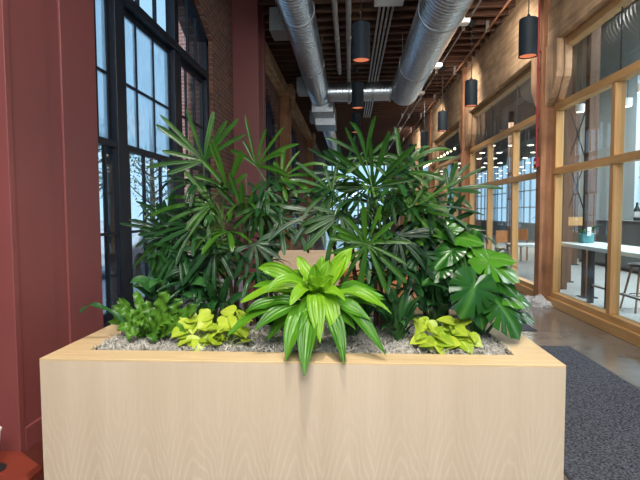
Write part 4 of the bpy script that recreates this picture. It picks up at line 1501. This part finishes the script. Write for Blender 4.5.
p = at(172, 322, 3.12)
lily(p.x, p.y, 'dark drooping leafy plant behind the wavy fern', rtips(30, 168, 276, 45, 32, 3.02, 0.20, 0.085, 41))
p = at(215, 322, 3.0)
lily(p.x, p.y, 'dark leafy plant at the foot of the left palm', rtips(20, 222, 298, 34, 26, 2.9, 0.14, 0.06, 42))
p = at(398, 336, 2.8)
lily(p.x, p.y, 'dark lance leaved plant between dracaena and lime pothos', rtips(34, 399, 312, 27, 27, 2.72, 0.09, 0.036, 43))
p = at(352, 332, 2.9)
lily(p.x, p.y, 'dark lance leaved plant behind the dracaena', rtips(24, 350, 305, 36, 26, 2.85, 0.10, 0.045, 44))
p = at(436, 322, 3.05)
lily(p.x, p.y, 'dark leafy plant at the left foot of the monstera', rtips(26, 432, 286, 30, 34, 2.95, 0.14, 0.06, 45))
p = at(292, 326, 3.1)
lily(p.x, p.y, 'dark leafy plant between the left palm and the dracaena', rtips(14, 276, 314, 30, 12, 3.0, 0.08, 0.05, 46))

# lime pothos, two clumps
HEART = [(0.0, 0.0), (0.10, -0.10), (0.28, -0.10), (0.44, 0.02), (0.50, 0.22), (0.45, 0.46), (0.30, 0.72), (0.14, 0.90), (0.0, 1.05)]


def heart_leaf(m, c, d, n, L, cup=0.18, droop=0.2):
    """heart leaf: rows of three from stalk to tip, cupped and drooping"""
    c, d, n = V(c), V(d).normalized(), V(n).normalized()
    n = (n - d * n.dot(d)).normalized()
    s = d.cross(n)
    base = len(m.v)
    rows = len(HEART)
    for (w, t) in HEART:
        mid_t = max(0.0, t)
        for u in (-1, -0.5, 0, 0.5, 1):
            tt = t if abs(u) > 0.9 else (mid_t + (t - mid_t) * abs(u))
            p = c + d * (tt * L) + s * (u * w * L) + n * (cup * abs(u) * w * L - droop * max(0, tt) ** 2 * L)
            m.b[len(m.v)] = (u, t, 0)
            m.v.append(tuple(p))
    for i in range(rows - 1):
        for k in range(4):
            a = base + i * 5 + k
            m.f.append((a, a + 1, a + 6, a + 5))


def pothos(px0, px1, py0, py1, y0, y1, n, label, seed):
    q = random.Random(seed)
    c = at((px0 + px1) / 2, py1, (y0 + y1) / 2)
    root = thing('lime_pothos', (c.x, c.y, SZ), label, 'plant', 'lime pothos in the planter')
    for k in range(n):
        f = (k + q.random()) / n
        px = px0 + (px1 - px0) * ((k * 0.618) % 1.0)
        g_ = q.random()
        py = py0 + (py1 - py0) * g_
        Y = y1 + (y0 - y1) * g_
        p = at(px, py, Y)
        p.z = max(p.z, SZ + 0.045)
        a = q.uniform(0, 2 * pi)
        d = V((cos(a), sin(a) - 0.35, q.uniform(-0.9, 0.25)))
        nn = V((q.uniform(-0.6, 0.6), q.uniform(-1.2, 0.0), 1))
        m = MB()
        heart_leaf(m, p, d, nn, q.uniform(0.062, 0.098), q.uniform(0.1, 0.3), q.uniform(0.05, 0.3))
        lf = m.build('leaf', M_pothos, root, smooth=True)
        st = V((c.x + (p.x - c.x) * 0.5, c.y + (p.y - c.y) * 0.5, SZ + 0.01))
        MB().tube([st, st.lerp(p, 0.6) + V((0, 0, 0.015)), p], [0.003, 0.0026, 0.002], 5).build('stalk', M_vine, lf, smooth=True)
    return root


pothos(182, 246, 312, 343, 2.60, 2.74, 46, 'lime yellow pothos left of the dracaena', 51)
pothos(420, 472, 320, 343, 2.60, 2.72, 44, 'lime yellow pothos at the front right of the planter', 52)


# monstera on the right
def monstera_leaf(root, stem_from, c, d, n, L, mat, splits=True):
    """heart-shaped blade round the stalk joint, slit between the side veins when grown"""
    c, d, n = V(c), V(d).normalized(), V(n).normalized()
    n = (n - d * n.dot(d)).normalized()
    s = d.cross(n)
    m = MB()
    NA = 120
    key = [(0, 1.0), (12, 0.90), (35, 0.78), (65, 0.72), (95, 0.70), (125, 0.68), (150, 0.60), (168, 0.42), (180, 0.10)]
    slits = (28, 50, 72, 96) if splits else ()
    wide = 1.0 if splits else 0.72

    def rad(deg):
        deg = abs(deg)
        for (a0, r0), (a1, r1) in zip(key, key[1:]):
            if deg <= a1:
                f = (deg - a0) / (a1 - a0)
                return r0 + (r1 - r0) * f
        return key[-1][1]
    rings = (0.02, 0.3, 0.55, 0.8, 1.0)
    for q_ in rings:
        for k in range(NA):
            deg = -180 + 360 * k / NA
            r = rad(deg)
            rr_ = r * q_
            for sl in slits:
                if abs(abs(deg) - sl) < 2.0:
                    rr_ = min(rr_, r * 0.56)
            a = radians(deg)
            x, y = cos(a) * rr_ * L, sin(a) * rr_ * L * wide
            lat = abs(y) / L
            z = 0.16 * lat * L - 0.30 * lat * lat * L - 0.22 * max(0, cos(a)) * (rr_ ** 2) * L + 0.02 * L * sin(a * 9) * q_
            p = c + d * x + s * y + n * z
            m.b[len(m.v)] = (sin(a) * q_ * 1.0, q_, 0)
            m.v.append(tuple(p))
    for i in range(len(rings) - 1):
        for k in range(NA):
            a, b = i * NA + k, i * NA + (k + 1) % NA
            m.f.append((a, b, b + NA, a + NA))
    lf = m.build('leaf', mat, root, smooth=True)
    p0 = V(stem_from)
    mid = p0.lerp(c, 0.55) + V((0, 0, 0.06))
    pts = [p0 * (1 - t) ** 2 + mid * 2 * t * (1 - t) + c * t * t for t in [k / 7 for k in range(8)]]
    MB().tube(pts, [0.011 - 0.005 * k / 7 for k in range(8)], 8).build('petiole', M_monstem, lf, smooth=True)
    return lf


mbp = at(478, 330, 2.95)
mroot = thing('monstera', (mbp.x, mbp.y, SZ), 'monstera with broad split leaves at the right end of the planter', 'plant')
ms = V((mbp.x, mbp.y, SZ))
#  base pixel, depth, direction (x,z image, toward camera), normal, length
mon = [(474, 287, 2.66, (-0.42, -0.3, -1.0), (0.2, -1, 0.35), 0.185, M_mon, True),
       (484, 258, 2.88, (1.0, -0.1, 0.06), (0.1, -0.55, 1), 0.19, M_monbright, False),
       (488, 262, 2.84, (1.0, -0.2, -0.42), (0.25, -0.6, 1), 0.21, M_monbright, True),
       (492, 276, 2.82, (0.9, -0.25, -0.55), (0.5, -0.8, 0.8), 0.19, M_mon, False),
       (494, 288, 2.84, (0.9, -0.2, -0.40), (0.3, -0.7, 1), 0.21, M_monbright, False),
       (500, 306, 2.74, (0.62, -0.25, -0.80), (0.6, -0.8, 0.6), 0.21, M_mon, True),
       (460, 238, 2.95, (0.85, -0.1, -0.08), (0.0, -0.7, 1), 0.15, M_monbright, False),
       (444, 230, 2.98, (0.6, -0.2, 0.25), (0.0, -0.9, 0.7), 0.14, M_mon, False),
       (430, 238, 3.0, (-0.2, -0.2, 0.9), (0.2, -1, 0.4), 0.12, M_monbright, False),
       (452, 250, 2.92, (-0.6, -0.3, -0.5), (-0.1, -0.8, 1.0), 0.16, M_mon, False),
       (462, 262, 2.95, (0.3, -0.3, -0.7), (0.1, -0.8, 0.8), 0.17, M_mon, True),
       (440, 268, 2.90, (-0.7, -0.3, -0.5), (-0.2, -0.8, 0.9), 0.15, M_mon, False),
       (478, 308, 2.72, (0.2, -0.3, -0.8), (0.2, -1, 0.6), 0.12, M_mon, False),
       (504, 292, 3.0, (0.9, 0.1, -0.25), (0.1, -0.5, 1), 0.20, M_mon, True),
       (512, 312, 2.95, (0.9, 0.1, -0.2), (0.2, -0.5, 1), 0.17, M_mon, False),
       (470, 250, 3.15, (0.3, 0.3, 0.7), (0.1, -0.9, 0.5), 0.17, M_mon, False)]
for (px, py, Y, d, n, L, mt, spl) in mon:
    monstera_leaf(mroot, ms + V((rnd.uniform(-0.03, 0.03), rnd.uniform(-0.03, 0.03), 0)), at(px, py, Y), d, n, L, mt, spl)

# ------------------------------------------------------------------ outside the left windows
struct(MB().box(-60, -2.55, -30, 80, -0.35, -0.15).build('floor.002', M_asphalt), 'asphalt street outside the windows', 'street')
struct(MB().box(-13.5, -9.5, -30, 80, -0.15, -0.05).build('trim_2', M_side), 'pale snowy kerb strip across the street', 'kerb')
b = thing('brick_wing', (-3.4, 11.2, -0.15), 'red brick wing of the building seen through the right window sash', 'building')
MB().box(-3.74, -2.56, 10.4, 12.0, -0.15, 7.5).build('wall', M_brick_out, b)
MB().box(-3.84, -2.56, 10.3, 12.0, 7.5, 7.7).build('coping', M_side, b)
for k, (y0, y1, h, lab) in enumerate(((2, 20, 9.0, 'pale office facade opposite the nearest window'), (21, 46, 7.0, 'lower pale facade farther up the street'))):
    b = thing('street_building', (-28, (y0 + y1) / 2, -0.15), lab, 'building', 'buildings across the street')
    MB().box(-34, -26, y0, y1, -0.15, h).build('wall', M_bldg, b)
    n = int((y1 - y0) / 3)
    for i in range(n):
        for z in (1.0, 4.0, 6.6):
            if z + 1.8 < h:
                MB().box(-25.98, -25.9, y0 + 0.8 + 3 * i, y0 + 2.6 + 3 * i, z, z + 1.8).build('window', M_bwin, b)


def street_tree(x, y, h, lab, seed):
    q = random.Random(seed)
    r = thing('street_tree', (x, y, -0.15), lab, 'tree', 'street trees outside')
    m = MB()
    m.tube([(x, y, -0.15), (x + 0.05, y, h * 0.4), (x, y + 0.1, h * 0.75), (x, y, h)], [0.16, 0.13, 0.08, 0.02], 10)
    ends = []
    for k in range(16):
        a = q.uniform(0, 2 * pi)
        z = h * q.uniform(0.25, 0.8)
        e = V((x + cos(a) * q.uniform(1.0, 2.0), y + sin(a) * q.uniform(1.0, 2.0), z + q.uniform(0.5, 1.6)))
        mid = V((x, y, z)).lerp(e, 0.5) + V((0, 0, -0.1))
        m.tube([(x, y, z), mid, e], [0.05, 0.03, 0.008], 6)
        ends.append((V((x, y, z)), e))
    m.build('trunk', M_bark, r, smooth=True)
    m = MB()
    for _ in range(900):
        s0, e = q.choice(ends)
        p = s0.lerp(e, q.uniform(0.4, 1.1)) + V((q.gauss(0, 0.3), q.gauss(0, 0.3), q.gauss(0, 0.3)))
        d = V((q.gauss(0, 1), q.gauss(0, 1), q.gauss(0, 1)))
        blade(m, p, d, 0.16, 0.10, 0.2, 0.1, 3, 'lance')
    m.build('foliage', M_treeleaf, r)


street_tree(-10.2, 18.6, 6.0, 'small street tree seen through the middle sash', 71)
street_tree(-10.8, 12.6, 5.0, 'small street tree seen through the left sash', 72)
street_tree(-10.5, 25.5, 6.5, 'farther street tree beyond the window', 73)


def car(x, y, mat, lab):
    r = thing('parked_car', (x, y, -0.15), lab, 'car', 'cars parked outside')
    pr = [(-2.1, 0.35), (-2.1, 0.75), (-1.3, 0.92), (-0.75, 1.42), (0.75, 1.45), (1.5, 0.98), (2.1, 0.85), (2.15, 0.35)]
    MB().prism([(y + a, z - 0.15) for a, z in pr], 'x', x - 0.85, x + 0.85).build('body', mat, r, bevel=0.06)
    MB().prism([(y + a, z - 0.15) for a, z in ((-1.15, 0.95), (-0.7, 1.36), (0.7, 1.38), (1.3, 1.0))], 'x', x - 0.87, x + 0.87).build('side_glass', M_bwin, r, bevel=0.02)
    for a in (-1.3, 1.35):
        for sx in (-1, 1):
            MB().tube([(x + sx * 0.70, y + a, 0.17), (x + sx * 0.89, y + a, 0.17)], 0.32, 20).build('wheel', M_tyre, r, smooth=True)


car(-6.4, 19.5, M_carblue, 'blue car parked in the street outside the middle sash')
car(-6.2, 13.4, M_carwhite, 'pale car parked in the street outside the left sash')

# ------------------------------------------------------------------ light
w = bpy.data.worlds.new('daylight')
sc.world = w
w.use_nodes = True
nt = w.node_tree
bg = nt.nodes['Background']
tc = nt.nodes.new('ShaderNodeTexCoord')
sp = nt.nodes.new('ShaderNodeSeparateXYZ')
nt.links.new(tc.outputs['Generated'], sp.inputs[0])
rp = ramp(nt, [(0.0, (0.38, 0.58, 0.76)), (0.35, (0.32, 0.53, 0.74))])
nt.links.new(sp.outputs['Z'], rp.inputs[0])
nt.links.new(rp.outputs[0], bg.inputs['Color'])
bg.inputs['Strength'].default_value = 1.75


area('entrance_fill', (0.3, -1.3, 4.5), (0, 3, 0.6), 2.6, 500, (1.0, 0.965, 0.91))  # added fill for the planter from above and behind the camera
spot('ceiling_spot', (-0.1, 1.15, 5.25), (-0.2, 2.7, 0.8), 950, (1.0, 0.91, 0.78), 60, 0.6, 0.07)
area('room_fill', (6.6, 6.5, 4.9), (6.6, 6.5, 0), 2.0, 700, (0.92, 0.98, 1.0))  # fill lights added to brighten the glazed room, apart from its hanging lamps
area('room_fill', (4.3, 6.8, 5.15), (4.5, 6.8, 0), 0.9, 130, (0.92, 0.98, 1.0))  # added to brighten the front of the blue grey panel
area('room_fill', (6.8, 11.2, 5.0), (6.6, 11.6, 0), 1.4, 300, (0.92, 0.98, 1.0))
area('room_fill', (6.5, 20.0, 4.9), (6.5, 20.0, 0), 3.0, 600, (1.0, 0.92, 0.80))
for y in (4.6, 8.4, 12.2, 16.5, 22.0):
    spot('right_wall_fill', (2.18, y, 5.0), (3.1, y + 1.8, 2.9), 190, (1.0, 0.91, 0.80), 140, 0.6, 0.2)  # added fill that brightens the posts and beams on the right

sl = bpy.data.lights.new('sun', 'SUN')
sl.energy = 2.6
sl.color = (1.0, 0.95, 0.88)
sl.angle = radians(1.0)
so = bpy.data.objects.new('sun', sl)
so.location = (4, -20, 24)
so.rotation_euler = V((0.03, 1.0, -0.95)).to_track_quat('-Z', 'Y').to_euler()
COL.objects.link(so)

sc.view_settings.view_transform = 'Standard'
sc.view_settings.look = 'None'
sc.view_settings.gamma = 1.0
sc.view_settings.exposure = 0.0
sc.view_settings.use_curve_mapping = False
try:
    sc.cycles.use_denoising = True
    sc.cycles.transparent_max_bounces = 24
    sc.cycles.max_bounces = 10
    sc.cycles.sample_clamp_indirect = 8
except Exception:
    pass
